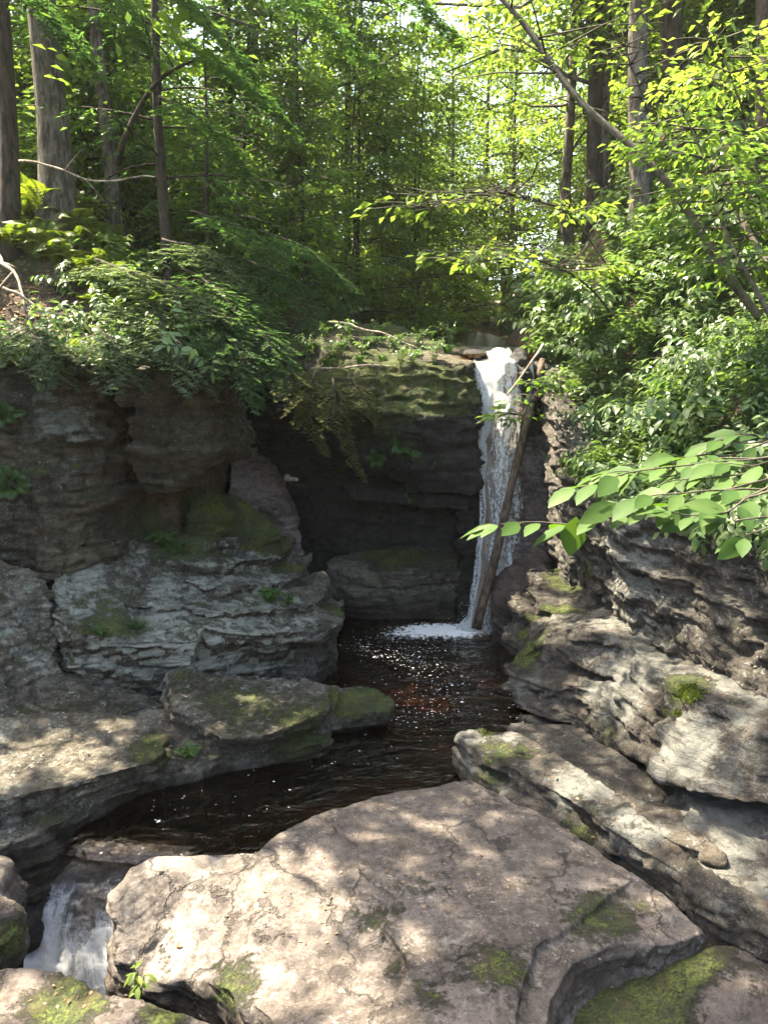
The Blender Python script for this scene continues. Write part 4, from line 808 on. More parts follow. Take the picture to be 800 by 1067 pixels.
tree_at(806, 11.2, 40, lambda org: broadleaf(109, 13, .20, 4.2, 3.6, 12, 12, 22, .17, (-1.0, .3), sprad=.6, limb=.2, twigs=False, org=org), M['bark_dark'], M['leaf_yellow'], 'brown trunk cut by the top right corner')
tree_at(618, 16.5, 270, lambda org: broadleaf(110, 13, .19, 4.2, 3.6, 16, 12, 22, .16, (-.9, .2), sprad=.5, limb=.2, twigs=False, org=org), M['bark_dark'], M['leaf_yellow'], 'dark forked trunk standing right of the waterfall')
tree_at(592, 19, 285, lambda org: broadleaf(111, 13, .15, 3.8, 3.4, 16, 12, 22, .16, (-.3, .1), sprad=.5, limb=.2, twigs=False, org=org), M['bark_grey'], M['leaf_yellow'], 'brown trunk just left of the dark forked trunk')
# added unseen tree, its crown put there to shade slab and pool
plant_tree('shade', broadleaf(112, 12, .11, 4.2, 5.2, 32, 20, 26, .2, (1.4, -1.4), sprad=.7, limb=.2, twigs=False, org=np.array([-7.4, 9.6, g1(-7.4, 9.6)])), M['bark_grey'], M['leaf_green'], (-7.4, 9.6, g1(-7.4, 9.6)), 0, 1, 'forest_tree', 'added unseen broadleaf tree whose crown shades the slab and pool from outside the picture', 'tree')
# the leaning tree
T = Geo(); lp = curve([PY(792, 330, 9.0), PY(757, 285, 9.0), PY(690, 195, 9.2), PY(622, 115, 9.5), PY(560, 45, 9.9), PY(505, -20, 10.2), PY(430, -110, 10.6)], 26, .05, 3)
tube(T, lp, np.linspace(.052, .026, 26), 8, bump=.08, seed=4)
le = empty('leaning_tree', lp[0], 'thin bare tree leaning far left across the right bank', 'tree')
child(T.obj('trunk', M['bark_smooth'], smooth=True), le)
rs_ = np.random.default_rng(115); T2 = Geo(); cen, out = [], []
for k in range(60):
    q = lp[int(rs_.uniform(13, 26))]; a_ = rs_.uniform(0, 6.28); h = np.array([math.cos(a_), math.sin(a_), 0]); L = rs_.uniform(.5, 1.7); e2 = q + h * L + np.array([0, 0, rs_.uniform(0, .5) * L])
    if k % 2 == 0: tube(T2, [q, (q + e2) / 2 + [0, 0, .06], e2], [.014, .009, .004], 4)
    cen.append(q + (e2 - q) * rs_.uniform(.6, 1)); out.append(h)
p, d, nn = spray_leaves(rs_, np.array(cen), np.array(out), 18, .38, .04, .13); k_ = sun_keep(p); L_ = .13 * rs_.uniform(.7, 1.2, len(p)); G = Geo(); leaves(G, p[k_], d[k_], nn[k_], L_[k_], L_[k_] * .58, rs_.random(len(p))[k_])
child(T2.obj('bough', M['bark_smooth'], smooth=True), le); child(G.obj('crown', M['leaf_yellow']), le)

# saplings
def sapling(pts, r, m, leafm, label, n=60, ln=.12, seed=0, rad=.5, f0=.3, name='sapling'):
    rs = np.random.default_rng(seed); c = curve(pts, 16, .03, seed); e = empty(name, c[0], label, 'sapling'); T = Geo(); tube(T, c, np.linspace(r, r * .25, 16), 6)
    cen, out = [], []
    for k in range(n):
        u = rs.uniform(f0, 1); q = c[int(u * 15)]; a = rs.uniform(0, 6.28); h = np.array([math.cos(a), math.sin(a), 0]); L = rad * rs.uniform(.4, 1.3)
        e2 = q + h * L + np.array([0, 0, rs.uniform(-.1, .25) * L]); tube(T, [q, (q + e2) / 2 + [0, 0, .03], e2], [r * .3 + .003, .006, .003], 4); cen.append(q + (e2 - q) * .75); out.append(h)
    p, d, nn = spray_leaves(rs, np.array(cen), np.array(out), 16, .26, .03, ln); L_ = rs.uniform(.7, 1.2, len(p)) * ln; k_ = sun_keep(p)
    G = Geo(); leaves(G, p[k_], d[k_], nn[k_], L_[k_], L_[k_] * .58, rs.random(len(p))[k_], 'quad', droop=.1)
    child(T.obj('stem', m, smooth=True), e); child(G.obj('foliage', leafm), e); return e
sapling([PY(690, 190, 11), PY(680, 140, 11), PY(660, 80, 11.1), PY(648, 30, 11.2)], .03, M['bark_dark'], M['leaf_yellow'], 'thin dark sapling leaning left above the leaning trunk', 50, .11, 1)
sapling([PY(640, 330, 12), PY(600, 290, 11.2), PY(540, 268, 10.2), PY(480, 278, 9.4)], .018, M['bark_smooth'], M['leaf_yellow'], 'bright sunlit leafy bough hanging over the waterfall lip', 80, .14, 2, .7, .4, 'leafy_bough')
sapling([PY(650, 300, 12.5), PY(590, 225, 11.5), PY(520, 200, 10.8), PY(430, 218, 10)], .018, M['bark_smooth'], M['leaf_yellow'], 'higher yellow green bough reaching left over the stream', 95, .14, 3, .75, .35, 'leafy_bough')
sapling([PY(640, 420, 11.5), PY(600, 400, 11.0), PY(570, 400, 10.8), PY(535, 440, 10.8)], .022, M['bark_smooth'], M['leaf_green'], 'green leafy bough drooping beside the log at the fall', 34, .11, 4, .34, .5, 'leafy_bough')
sapling([PY(800, 330, 8), PY(760, 250, 8.3), PY(740, 180, 8.5), PY(700, 110, 8.8)], .03, M['bark_smooth'], M['leaf_green'], 'leafy sapling rising from the undergrowth near the right edge', 60, .13, 5, .7, .25)
sapling([PY(820, 250, 9), PY(790, 180, 9.3), PY(770, 110, 9.5), PY(735, 30, 9.8)], .03, M['bark_smooth'], M['leaf_yellow'], 'tall yellow green sapling in the top right thicket', 70, .13, 6, .8, .25)

# hemlock saplings at the brink and on the left bank
def hang(pts, label, seed, n=26, sl=.5, m='needle_sunlit', name='hemlock_bough', r=.018, ln=.035, need=26, flat=1.0, wd=.011):
    """a drooping hemlock bough lined with flat needle twigs"""
    rs = np.random.default_rng(seed); c = curve(pts, 20, .02, seed); e = empty(name, c[0], label, 'branch'); T, G = Geo(), Geo(); tube(T, c, np.linspace(r, .004, 20), 6)
    tan = nrmz(np.gradient(c, axis=0)); ps, ds, ns, rn = [], [], [], []
    for k in range(n):
        u = .12 + .88 * (k + rs.random()) / n; i = min(int(u * 19), 19); q = c[i]; t = tan[i]; sd = nrmz(np.cross(t, [0, 0, 1.])) * (1 if k % 2 else -1)
        L = sl * (1.15 - .75 * u) * rs.uniform(.7, 1.2); dr = nrmz(t * .7 + sd * flat + np.array([0, 0, -.25 + rs.normal(0, .12)]))
        tube(T, [q, q + dr * L * .5, q + dr * L + [0, 0, -.12 * L]], [.005, .004, .002], 3)
        for s in range(7):
            v0 = (s + rs.random()) / 7; q2 = q + dr * L * v0 + np.array([0, 0, -.12 * L * v0 ** 2]); cr = nrmz(np.cross(dr, [0, 0, 1.])) * (1 if s % 2 else -1); d2 = nrmz(dr * .8 + cr * .7 + rs.normal(0, .1, 3)); l2 = L * .42 * (1.1 - .7 * v0)
            v = rs.random(need); pp = q2 + d2 * (l2 * v)[:, None]; c3 = nrmz(np.cross(d2, [0, 0, 1.])); dn = nrmz(d2 * .55 + c3 * rs.choice([-1, 1], need)[:, None] * .85 + rs.normal(0, .1, (need, 3)))
            ps.append(pp); ds.append(dn); ns.append(nrmz(np.array([0, 0, 1.]) + rs.normal(0, .25, (need, 3)))); rn.append(np.clip(rs.normal(.5, .25, need), 0, 1))
    p, d, nn, rn = map(np.concatenate, (ps, ds, ns, rn)); L_ = rs.uniform(.7, 1.2, len(p)) * ln
    leaves(G, p, d, nn, L_, L_ * wd / ln, rn, 'strip'); child(T.obj('twig', M['bark_dark'], smooth=True), e); child(G.obj('foliage', M[m]), e); return e
hang([PY(348, 395, 11.6), PY(350, 425, 11.3), PY(362, 460, 11.2), PY(378, 498, 11.2)], 'longest olive hemlock bough hanging down the outcrop face', 41, 30, .42, 'needle_olive')
hang([PY(330, 385, 11.8), PY(320, 420, 11.5), PY(330, 450, 11.4), PY(340, 470, 11.4)], 'shorter hemlock bough hanging over the dark gap', 42, 26, .42, 'needle_olive')
hang([PY(300, 380, 11.6), PY(306, 410, 11.3), PY(315, 440, 11.2)], 'small hemlock bough drooping beside the cliff corner', 43, 20, .36, 'needle_olive')
hang([PY(365, 395, 11.8), PY(380, 415, 11.4), PY(392, 440, 11.3)], 'hemlock bough drooping over the outcrop left of the mossy edge', 44, 18, .34, 'needle_olive')
hb = [((150, 290, 10.4), (190, 300, 9.6), (225, 330, 9.1), 'pale sunlit hemlock bough on the brink of the left cliff', 'needle_sunlit'),
      ((190, 280, 10.6), (225, 300, 9.8), (262, 345, 9.4), 'green hemlock bough left of the outcrop top', 'needle'),
      ((230, 290, 11), (262, 320, 10.2), (290, 375, 9.9), 'dense green hemlock bough drooping over the cliff corner', 'needle'),
      ((140, 310, 10), (160, 320, 9.4), (180, 365, 9.0), 'pale hemlock bough hanging at the top of the dark cliff', 'needle_sunlit'),
      ((210, 310, 10.2), (232, 340, 9.6), (240, 385, 9.3), 'hemlock bough draped over the right end of the cliff top', 'needle'),
      ((100, 270, 10.4), (130, 280, 9.8), (165, 300, 9.4), 'sunny hemlock bough in the middle of the left bank', 'needle_sunlit'),
      ((255, 270, 11.6), (300, 290, 11), (335, 335, 10.6), 'shaded hemlock bough above the dark gap', 'needle'),
      ((270, 240, 12), (320, 260, 11.5), (370, 300, 11.2), 'long hemlock bough spreading towards the outcrop top', 'needle'),
      ((200, 220, 11.5), (250, 235, 11), (300, 270, 10.6), 'hemlock bough spreading below the slender hemlock', 'needle'),
      ((210, 325, 9.6), (245, 362, 9.05), (268, 420, 8.95), 'long green hemlock bough hanging down the right corner of the cliff', 'needle'),
      ((165, 335, 9.4), (192, 362, 8.9), (212, 405, 8.75), 'hemlock bough hanging over the cliff left of its corner', 'needle_sunlit'),
      ((235, 320, 10), (275, 350, 9.5), (300, 408, 9.3), 'hemlock bough hanging across the dark gap beside the cliff', 'needle'),
      ((100, 340, 9.3), (118, 360, 8.8), (135, 398, 8.65), 'short pale hemlock bough over the middle of the cliff lip', 'needle_sunlit'),
      ((20, 335, 9.3), (40, 355, 8.75), (62, 392, 8.6), 'short hemlock bough over the cliff lip near the left edge', 'needle_sunlit'),
      ((170, 250, 11.2), (215, 262, 10.6), (255, 300, 10.2), 'middle hemlock bough right of the slender hemlock trunk', 'needle_sunlit')]
for k, (a, b2, c, lb, m) in enumerate(hb): hang([PY(*a), PY(*b2), PY(*c)], lb, 50 + k, 34, .62, m, ln=.045, need=22, wd=.014)
for k, (a, b2, c, lb) in enumerate([((-40, -60, 10.5), (30, -10, 10.2), (90, 62, 10), 'hemlock bough hanging into the top left corner'), ((110, -80, 11), (190, -10, 10.8), (262, 72, 10.6), 'hemlock bough hanging above the slender hemlock'), ((220, -80, 12), (310, -10, 11.8), (392, 66, 11.6), 'hemlock bough hanging at the top left of centre'), ((60, -80, 12), (110, -20, 11.6), (150, 45, 11.4), 'hemlock bough hanging before the straight grey trunk'), ((330, -90, 13), (420, -20, 12.8), (480, 40, 12.6), 'hemlock bough hanging at the top centre'), ((180, 40, 11.8), (240, 70, 11.4), (300, 125, 11.1), 'hemlock bough reaching right from the slender hemlock'), ((165, 100, 12), (215, 130, 11.6), (262, 190, 11.2), 'lower hemlock bough reaching right from the slender hemlock')]):
    hang([PY(*a), PY(*b2), PY(*c)], lb, 70 + k, 38, .75, 'needle', ln=.05, need=22, wd=.015)
# small hemlocks between left bank and stream
HEM = [hemlock(120 + k, 6.5, .06, .4, 1.7, 44, 7, 13, .075, .022, (rs_, .1)) for k, rs_ in enumerate((.2, -.15))]
for k, (px, Y, s, lb) in enumerate([(215, 13.6, .95, 'young hemlock standing right behind the slender hemlock'), (265, 14.6, 1.0, 'young hemlock near the middle of the left bank edge'), (320, 16, 1.0, 'young hemlock behind the outcrop top'), (245, 17.5, 1.3, 'taller young hemlock deeper in the left wood'), (370, 18, 1.1, 'young hemlock left of the gap above the stream'), (20, 15.5, 1.3, 'young hemlock behind the left edge trunk'), (135, 16.5, 1.3, 'young hemlock between the grey trunk and the slender hemlock'), (430, 21, 1.2, 'young hemlock upstream near the centre')]):
    tree_at(px, Y, 300, HEM[k % 2], M['bark_dark'], M['needle'], lb, 'young_hemlock', 'tree', None, k * 1.3, s, ('hem', k % 2))

# forest behind: individual trees
BR = [broadleaf(140 + k, H, .085 + .015 * k, cb, cr, nl, 18, 20, .155, (rs_, .2), sprad=.5, thin=.8) for k, (H, cb, cr, nl, rs_) in enumerate([(11, 1.2, 2.8, 26, .3), (13, 2.0, 3.2, 28, -.4), (9, .8, 2.6, 24, .2), (15, 3.5, 3.4, 28, .1)])]
HB = [hemlock(150 + k, H, .12, cb, cr, 36, 7, 11, .14, .045, (.1, .1)) for k, (H, cb, cr) in enumerate([(14, 1.5, 3.0), (11, .8, 2.5)])]
rf = np.random.default_rng(5); placed = []
LBL = {'y': 'yellow green broadleaf tree in the sunlit wood behind the waterfall', 'g': 'green broadleaf tree deep in the wood beyond the ravine', 'h': 'dark hemlock tree deep in the left wood'}
GRP = {'y': 'sunlit broadleaf trees behind the fall', 'g': 'broadleaf trees deep in the wood', 'h': 'hemlocks deep in the wood'}
tries = 0
while len(placed) < 120 and tries < 6000:
    tries += 1; Y = rf.uniform(4.0, 7.1) ** 2; px = rf.uniform(-120, 920)
    if Y < 20 and (-40 < px < 240 or 380 < px < 600): continue
    if Y < 24 and 430 < px < 590: continue
    x = at(px, Y, 200)
    if any((x - a) ** 2 + (Y - b2) ** 2 < 1.9 ** 2 for a, b2 in placed): continue
    placed.append((x, Y)); z = g1(x, Y) - .05; r_ = rf.random()
    if px < 400 and r_ < .45 or (px < 520 and r_ < .2):
        k = rf.integers(2); plant_tree(('hb', k), HB[k], M['bark_dark'], M['needle'], (x, Y, z), rf.uniform(0, 6.28), rf.uniform(.8, 1.2), 'hemlock_tree', LBL['h'], 'tree', GRP['h'])
    elif px > 360 or r_ > .8:
        k = rf.integers(4); plant_tree(('by', k), BR[k], M['bark_grey'], M['leaf_yellow'], (x, Y, z), rf.uniform(0, 6.28), rf.uniform(.8, 1.15), 'forest_tree', LBL['y'], 'tree', GRP['y'])
    else:
        k = rf.integers(4); plant_tree(('bg', k), BR[k], M['bark_dark'], M['leaf_green'], (x, Y, z), rf.uniform(0, 6.28), rf.uniform(.8, 1.15), 'forest_tree', LBL['g'], 'tree', GRP['g'])

UN = [broadleaf(160 + k, H, .035, .4, cr, 24, 12, 22, .13, (rs_, .2), sprad=.42) for k, (H, cr, rs_) in enumerate([(5.5, 1.7, .3), (4.2, 1.5, -.3), (7, 1.9, .1)])]
n_ = 0
while n_ < 46:
    Y = rf.uniform(14.5, 27); px = rf.uniform(-60, 860)
    if Y < 18 and 330 < px < 585: continue
    if 455 < px < 560 and Y < 21: continue
    x = at(px, Y, 250)
    if any((x - a) ** 2 + (Y - b2) ** 2 < 1.1 ** 2 for a, b2 in placed): continue
    placed.append((x, Y)); n_ += 1; k = rf.integers(3); yl = rf.random() < (.75 if px > 330 else .35)
    plant_tree(('un', k, yl), UN[k], M['bark_smooth'], M['leaf_yellow' if yl else 'leaf_green'], (x, Y, g1(x, Y) - .05), rf.uniform(0, 6.28), rf.uniform(.8, 1.2), 'young_tree', ('bright yellow green' if yl else 'mid green') + ' young tree in the understory behind the ravine edge', 'young tree', ('bright' if yl else 'green') + ' young trees in the understory')

# ------------------------------------------------------------------ undergrowth
def copy_thing(o, loc, rotz, scale, label, group, tilt=(0, 0)):
    c = o.copy(); COL.objects.link(c); c.location = [float(v) for v in loc]; c.rotation_euler = (tilt[0], tilt[1], rotz); c.scale = (scale,) * 3
    c['label'] = label
    if group: c['group'] = group
    elif 'group' in c: del c['group']
    return c
def herb(seed, ns, h, ln, per, kind='leaf'):
    rs = np.random.default_rng(seed); G = Geo()
    for k in range(ns):
        a = rs.uniform(0, 6.28); tl = rs.uniform(.15, .75); hh = h * rs.uniform(.6, 1.15); hd = np.array([math.cos(a), math.sin(a), 0])
        c = curve([(0, 0, -.1), hd * hh * tl * .4 + [0, 0, hh * .6], hd * hh * tl + [0, 0, hh * (1 - .35 * tl)]], 8); tube(G, c, np.linspace(.006, .002, 8), 4, 1)
        p, d = [], []
        for s in range(per):
            u = .25 + .75 * (s + .5) / per; i = min(int(u * 7), 7); sg = 1 if s % 2 else -1; sd = np.array([-hd[1], hd[0], 0]) * sg
            p.append(c[i]); d.append(hd * .5 + sd * .85 + np.array([0, 0, rs.normal(-.12, .2)]))
        p.append(c[-1]); d.append(hd + np.array([0, 0, -.4])); p = np.array(p); d = np.array(d); N = len(p); L_ = ln * rs.uniform(.7, 1.2, N)
        leaves(G, p, d, nrmz(np.array([0, 0, 1.]) + rs.normal(0, .25, (N, 3))), L_, L_ * .46, rs.random(N), kind, 0, .12, .25)
    return G
def fern(seed, nf, L, np_=17, w0=.22):
    rs = np.random.default_rng(seed); G = Geo()
    for k in range(nf):
        a = k * 6.283 / nf + rs.normal(0, .25); hd = np.array([math.cos(a), math.sin(a), 0]); l = L * rs.uniform(.7, 1.1); sp = rs.uniform(.5, .95)
        c = curve([(0, 0, -.04), hd * l * sp * .45 + [0, 0, l * .52], hd * l * sp + [0, 0, l * rs.uniform(.25, .6)]], 12); tube(G, c, np.linspace(.004, .0015, 12), 3)
        u = np.linspace(.14, .99, np_); t = np.stack([np.interp(u * 11, np.arange(12), c[:, j]) for j in range(3)], 1); tg = nrmz(np.gradient(t, axis=0)); sd = nrmz(np.cross(tg, [0, 0, 1.]))
        pl = l * w0 * np.sin(np.clip(u * 1.02, 0, 1) ** .75 * math.pi) ** .8 + .008; up = np.cross(sd, tg)
        for sg in (-1, 1): leaves(G, t, sd * sg + tg * .35 - np.array([0, 0, .15]), up, pl, pl * .30 + .006, np.clip(rs.normal(.5, .2, np_), 0, 1), 'quad', 0, .05, .1)
    return G
HERB = [herb(200 + k, ns, h, ln, per).obj('undergrowth_plant', M['bank_leaf']) for k, (ns, h, ln, per) in enumerate([(14, .55, .105, 9), (11, .75, .12, 11), (16, .45, .09, 8), (12, .65, .125, 9)])]
FERN = [fern(220 + k, nf, L).obj('fern', M['fern']) for k, (nf, L) in enumerate([(9, .55), (11, .65), (8, .45)])]
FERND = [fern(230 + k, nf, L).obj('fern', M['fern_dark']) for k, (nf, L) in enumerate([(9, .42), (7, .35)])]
used = set()
def put(lst, k, loc, rz, s, label, cat, group, tilt=(0, 0)):
    o = lst[k]
    if o.name in used: o = copy_thing(o, loc, rz, s, label, group, tilt)
    else:
        used.add(o.name); o.location = [float(v) for v in loc]; o.rotation_euler = (tilt[0], tilt[1], rz); o.scale = (s,) * 3; o['label'] = label
        if group: o['group'] = group
    o['category'] = cat; return o
ru = np.random.default_rng(9)
def scatter(poly_px, Yr, n, fn, mind=.22):
    """random ground points whose picture falls inside a polygon"""
    P = np.array(poly_px, float); out = []; t = 0
    while len(out) < n and t < 5:
        t += 1; Y = ru.uniform(*Yr, 4000); px = ru.uniform(P[:, 0].min(), P[:, 0].max(), 4000); x = (px - 400) / FPX * Y * 1.0; z = ground(x, Y)
        c, s = math.cos(PITCH), math.sin(PITCH); dx, dy, dz = x, Y, z - CAM_Z; dep = dy * c - dz * s; v = dz * c + dy * s; X, Yp = 400 + FPX * dx / dep, 533.5 - FPX * v / dep
        ins = np.zeros(len(X), bool); j = len(P) - 1
        for i in range(len(P)):
            cnd = ((P[i, 1] > Yp) != (P[j, 1] > Yp)) & (X < (P[j, 0] - P[i, 0]) * (Yp - P[i, 1]) / (P[j, 1] - P[i, 1] + 1e-9) + P[i, 0]); ins ^= cnd; j = i
        for i in np.nonzero(ins)[0][:600]:
            q = np.array([x[i], Y[i], z[i]])
            if not out or (((np.array(out) - q) ** 2).sum(1) > mind ** 2).all():
                out.append(q); fn(q)
            if len(out) >= n: return
GB = 'undergrowth plants on the steep right bank'
def f1(q):
    k = int(ru.integers(4)); put(HERB, k, q, ru.uniform(0, 6.28), ru.uniform(.8, 1.25), 'broad leaved plant in the dense undergrowth on the steep bank right of the waterfall', 'plant', GB, (ru.normal(0, .15), -.45 + ru.normal(0, .15)))
scatter([(560, 330), (640, 300), (800, 180), (830, 560), (640, 550), (575, 470)], (6, 14.5), 190, f1, .26)
def f2(q):
    put(FERN, int(ru.integers(3)), q, ru.uniform(0, 6.28), ru.uniform(.7, 1.15), 'yellow green fern in the sunny patch on the left bank', 'fern', 'ferns on the sunny left bank', (ru.normal(0, .1) + .15, ru.normal(0, .1)))
scatter([(-20, 190), (100, 195), (170, 250), (170, 330), (90, 330), (70, 280), (-20, 262)], (9.5, 14), 55, f2, .26)
def f3(q):
    put(HERB, int(ru.integers(4)), q, ru.uniform(0, 6.28), ru.uniform(.7, 1.1), 'leafy plant in the shade along the left bank brink', 'plant', 'plants along the left bank brink', (ru.normal(0, .15) + .2, ru.normal(0, .15)))
scatter([(75, 300), (130, 290), (250, 300), (330, 340), (250, 390), (60, 385)], (9.5, 14), 40, f3, .3)
def f4(q):
    put(HERB, int(ru.integers(4)), q, ru.uniform(0, 6.28), ru.uniform(1.1, 1.8), 'tall dim plant upstream behind the waterfall lip', 'plant', 'plants upstream behind the fall', (0, 0))
scatter([(330, 290), (600, 290), (600, 350), (330, 350)], (13.5, 24), 60, f4, .4)
def f5(q):
    put(HERB, int(ru.integers(4)), q, ru.uniform(0, 6.28), ru.uniform(1.0, 1.6), 'sunlit leafy shrub high on the right bank above the leaning trunk', 'shrub', 'shrubs high on the right bank', (0, -.3))
scatter([(620, 250), (800, 60), (830, 250), (640, 320)], (8, 16), 70, f5, .4)
def f6(q):
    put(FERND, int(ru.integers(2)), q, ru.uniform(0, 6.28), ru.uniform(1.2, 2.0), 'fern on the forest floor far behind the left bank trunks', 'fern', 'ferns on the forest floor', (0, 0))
scatter([(-20, 150), (330, 200), (330, 330), (200, 250), (-20, 200)], (13, 22), 50, f6, .45)

# plants that lean out over the rock edges
for k in range(34):
    t = (k + ru.random()) / 34; q = np.array([-5.9 + 4.0 * t, 9.28 + .12 * math.sin(k * 2.1) + (.5 * max(0, t - .93) / .07), 4.12 + .06 * ru.random()])
    if k % 3: put(HERB, int(ru.integers(4)), q, ru.uniform(0, 6.28), ru.uniform(.7, 1.25), 'small leafy plant hanging over the lip of the dark left cliff', 'plant', 'plants on the left cliff lip', (.95 + ru.normal(0, .2), ru.normal(0, .2)))
    else: put(FERN, int(ru.integers(3)), q, ru.uniform(0, 6.28), ru.uniform(.5, .8), 'fern hanging over the lip of the dark left cliff', 'fern', 'ferns on the left cliff lip', (.6, 0))
RL = np.array([(2.62, 9.8, 2.72), (2.72, 8.9, 2.62), (2.82, 8.2, 2.58), (3.1, 7.4, 2.54), (3.4, 6.6, 2.5), (3.7, 6.0, 2.5)])
for k in range(44):
    t = ru.random() * 5; i = min(int(t), 4); q = RL[i] + (RL[i + 1] - RL[i]) * (t - i) + np.array([ru.uniform(-.06, .3), 0, ru.uniform(-.12, .12)])
    put(HERB, int(ru.integers(4)), q, ru.uniform(0, 6.28), ru.uniform(.7, 1.1), 'leafy plant drooping over the edge of the right cliff wall', 'plant', 'plants on the right cliff edge', (ru.normal(.2, .15), -.85 + ru.normal(0, .15)))

# plants on the rocks, set down on the surface
bpy.context.view_layer.update()
DG = bpy.context.evaluated_depsgraph_get()
def surf(px, py):
    for a, b2 in ((0, 0), (-6, 8), (8, 8), (0, 16), (-12, 0), (12, 0), (0, -10)):
        q = surf0(px + a, py + b2)
        if q is not None: return q
def surf0(px, py):
    d = Vector(ray(px, py)).normalized(); o = Vector((0, 0, CAM_Z)); best = None
    for r in ROCKS:
        ok, loc, nn, _ = r.ray_cast(o, d)
        if ok and (best is None or (loc - o).length < (best[0] - o).length): best = (loc, nn)
    return np.array(best[0]) if best else None
def on_rock(lst, k, px, py, s, label, cat, tilt=(0, 0)):
    q = surf(px, py)
    if q is not None: return put(lst, k, q + np.array([0, 0, -.01]), random.uniform(0, 6), s, label, cat, None, tilt)
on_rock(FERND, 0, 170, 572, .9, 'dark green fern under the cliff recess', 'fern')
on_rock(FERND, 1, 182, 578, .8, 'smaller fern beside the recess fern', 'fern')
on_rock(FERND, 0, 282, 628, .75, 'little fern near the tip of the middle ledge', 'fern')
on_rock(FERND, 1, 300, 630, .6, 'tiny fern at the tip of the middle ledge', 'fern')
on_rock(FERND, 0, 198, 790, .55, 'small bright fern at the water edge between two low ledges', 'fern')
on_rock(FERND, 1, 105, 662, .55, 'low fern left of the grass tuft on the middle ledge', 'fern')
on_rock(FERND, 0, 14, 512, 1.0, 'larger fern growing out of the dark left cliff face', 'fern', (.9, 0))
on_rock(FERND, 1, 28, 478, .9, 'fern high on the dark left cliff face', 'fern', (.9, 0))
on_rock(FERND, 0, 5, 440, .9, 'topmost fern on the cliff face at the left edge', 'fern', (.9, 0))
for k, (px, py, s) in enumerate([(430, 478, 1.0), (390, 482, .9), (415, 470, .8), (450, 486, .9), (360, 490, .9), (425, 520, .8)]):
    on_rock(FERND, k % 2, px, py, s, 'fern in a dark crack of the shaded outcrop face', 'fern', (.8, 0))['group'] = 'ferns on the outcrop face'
def tuft(name, px, py, n, h, m, label, cat, spread=.07, w=.006):
    q = surf(px, py); G = Geo(); rs = np.random.default_rng(px); a = rs.uniform(0, 6.28, n)
    c = np.stack([rs.normal(0, spread, n), rs.normal(0, spread, n), np.full(n, -.01)], 1); d = nrmz(np.stack([np.cos(a) * .5, np.sin(a) * .5, rs.uniform(.5, 1.2, n)], 1))
    leaves(G, c, d, nrmz(np.stack([-d[:, 0], -d[:, 1], .3 + 0 * a], 1)), h * rs.uniform(.5, 1.1, n), w, rs.random(n), 'quad', 0, .05, .3)
    o = G.obj(name, m); o.location = q; return tag(o, label, cat)
for k in range(26):
    on_rock(HERB if k % 2 else FERND, k % 2 if k % 2 == 0 else k % 4, 318 + (k * 37) % 165, 348 + (k * 23) % 36, .45 + .04 * (k % 5), 'little plant in the moss on top of the dark outcrop', 'plant')['group'] = 'little plants on the outcrop top'
tuft('grass_tuft', 143, 655, 170, .22, M['fern_dark'], 'tuft of thin grass on the middle ledge', 'grass tuft')
def moss_cushion(px, py, rx, n, label, hh=.035):
    q = surf(px, py); G = Geo(); rs = np.random.default_rng(px); V = []
    for _ in range(n):
        a, b2 = px + rs.normal(0, rx * .5), py + rs.normal(0, rx * .22); s = surf(a, b2)
        if s is not None and np.linalg.norm(s - q) < rx * .0045: V.append(s)
    V = np.array(V); N = len(V)
    for _ in range(3):
        d = nrmz(rs.normal(0, .6, (N, 3)) + [0, -.2, 1]); leaves(G, V + rs.normal(0, .012, (N, 3)), d, nrmz(rs.normal(size=(N, 3))), hh * rs.uniform(.5, 1.4, N), hh * .5, rs.random(N), 'quad')
    return tag(G.obj('moss_cushion', M['moss_tuft']), label, 'moss')
moss_cushion(715, 722, 34, 520, 'bright green moss clump on the sunlit right block')
moss_cushion(705, 745, 16, 120, 'smaller moss clump just below the bright one')
moss_cushion(612, 598, 18, 260, 'moss cushion on the upper step of the right ledge by the fall', .03)
moss_cushion(572, 652, 14, 120, 'moss cushion on the lower step of the right ledge by the fall', .025)
moss_cushion(512, 758, 16, 140, 'yellow moss pad at the tip of the long low ledge', .02)
moss_cushion(222, 530, 40, 520, 'thick moss pad on the boulder under the cliff corner', .03)
# small leafy sprig at the bottom left and a red fallen leaf
sp = herb(260, 5, .16, .075, 3); o = sp.obj('leafy_sprig', M['fern']); q = PZ(146, 1030, .1); o.location = q; tag(o, 'small bright leafy sprig between the slab and the corner rock', 'plant')
G = Geo(); leaves(G, np.array([[0, 0, 0.]]), np.array([[1, .3, 0]]), np.array([[0, 0, 1.]]), .075, .055, .5, 'leaf', 0, .2, .1); o = G.obj('fallen_leaf', M['red_leaf']); o.location = surf(183, 988) + np.array([0, 0, .012]); tag(o, 'orange red fallen leaf on the pink slab', 'fallen leaf')
# leaf litter on the left bank
G = Geo(); N = 5000; x = ru.uniform(-7, -2.6, N); y = 9.3 + 3.5 * ru.random(N) ** 1.6; z = np.maximum(ground(x, y), np.where(y < 9.7, 4.15, 0)) + .02; a = ru.uniform(0, 6.28, N)
leaves(G, np.stack([x, y, z], 1), np.stack([np.cos(a), np.sin(a), ru.normal(0, .3, N)], 1), nrmz(np.stack([ru.normal(0, .3, N), -.4 + ru.normal(0, .3, N), np.ones(N)], 1)), .09, .05, ru.random(N)); tag(G.obj('leaf_litter', M['dry_litter']), 'dry brown leaf litter on the left bank', None, kind='stuff')

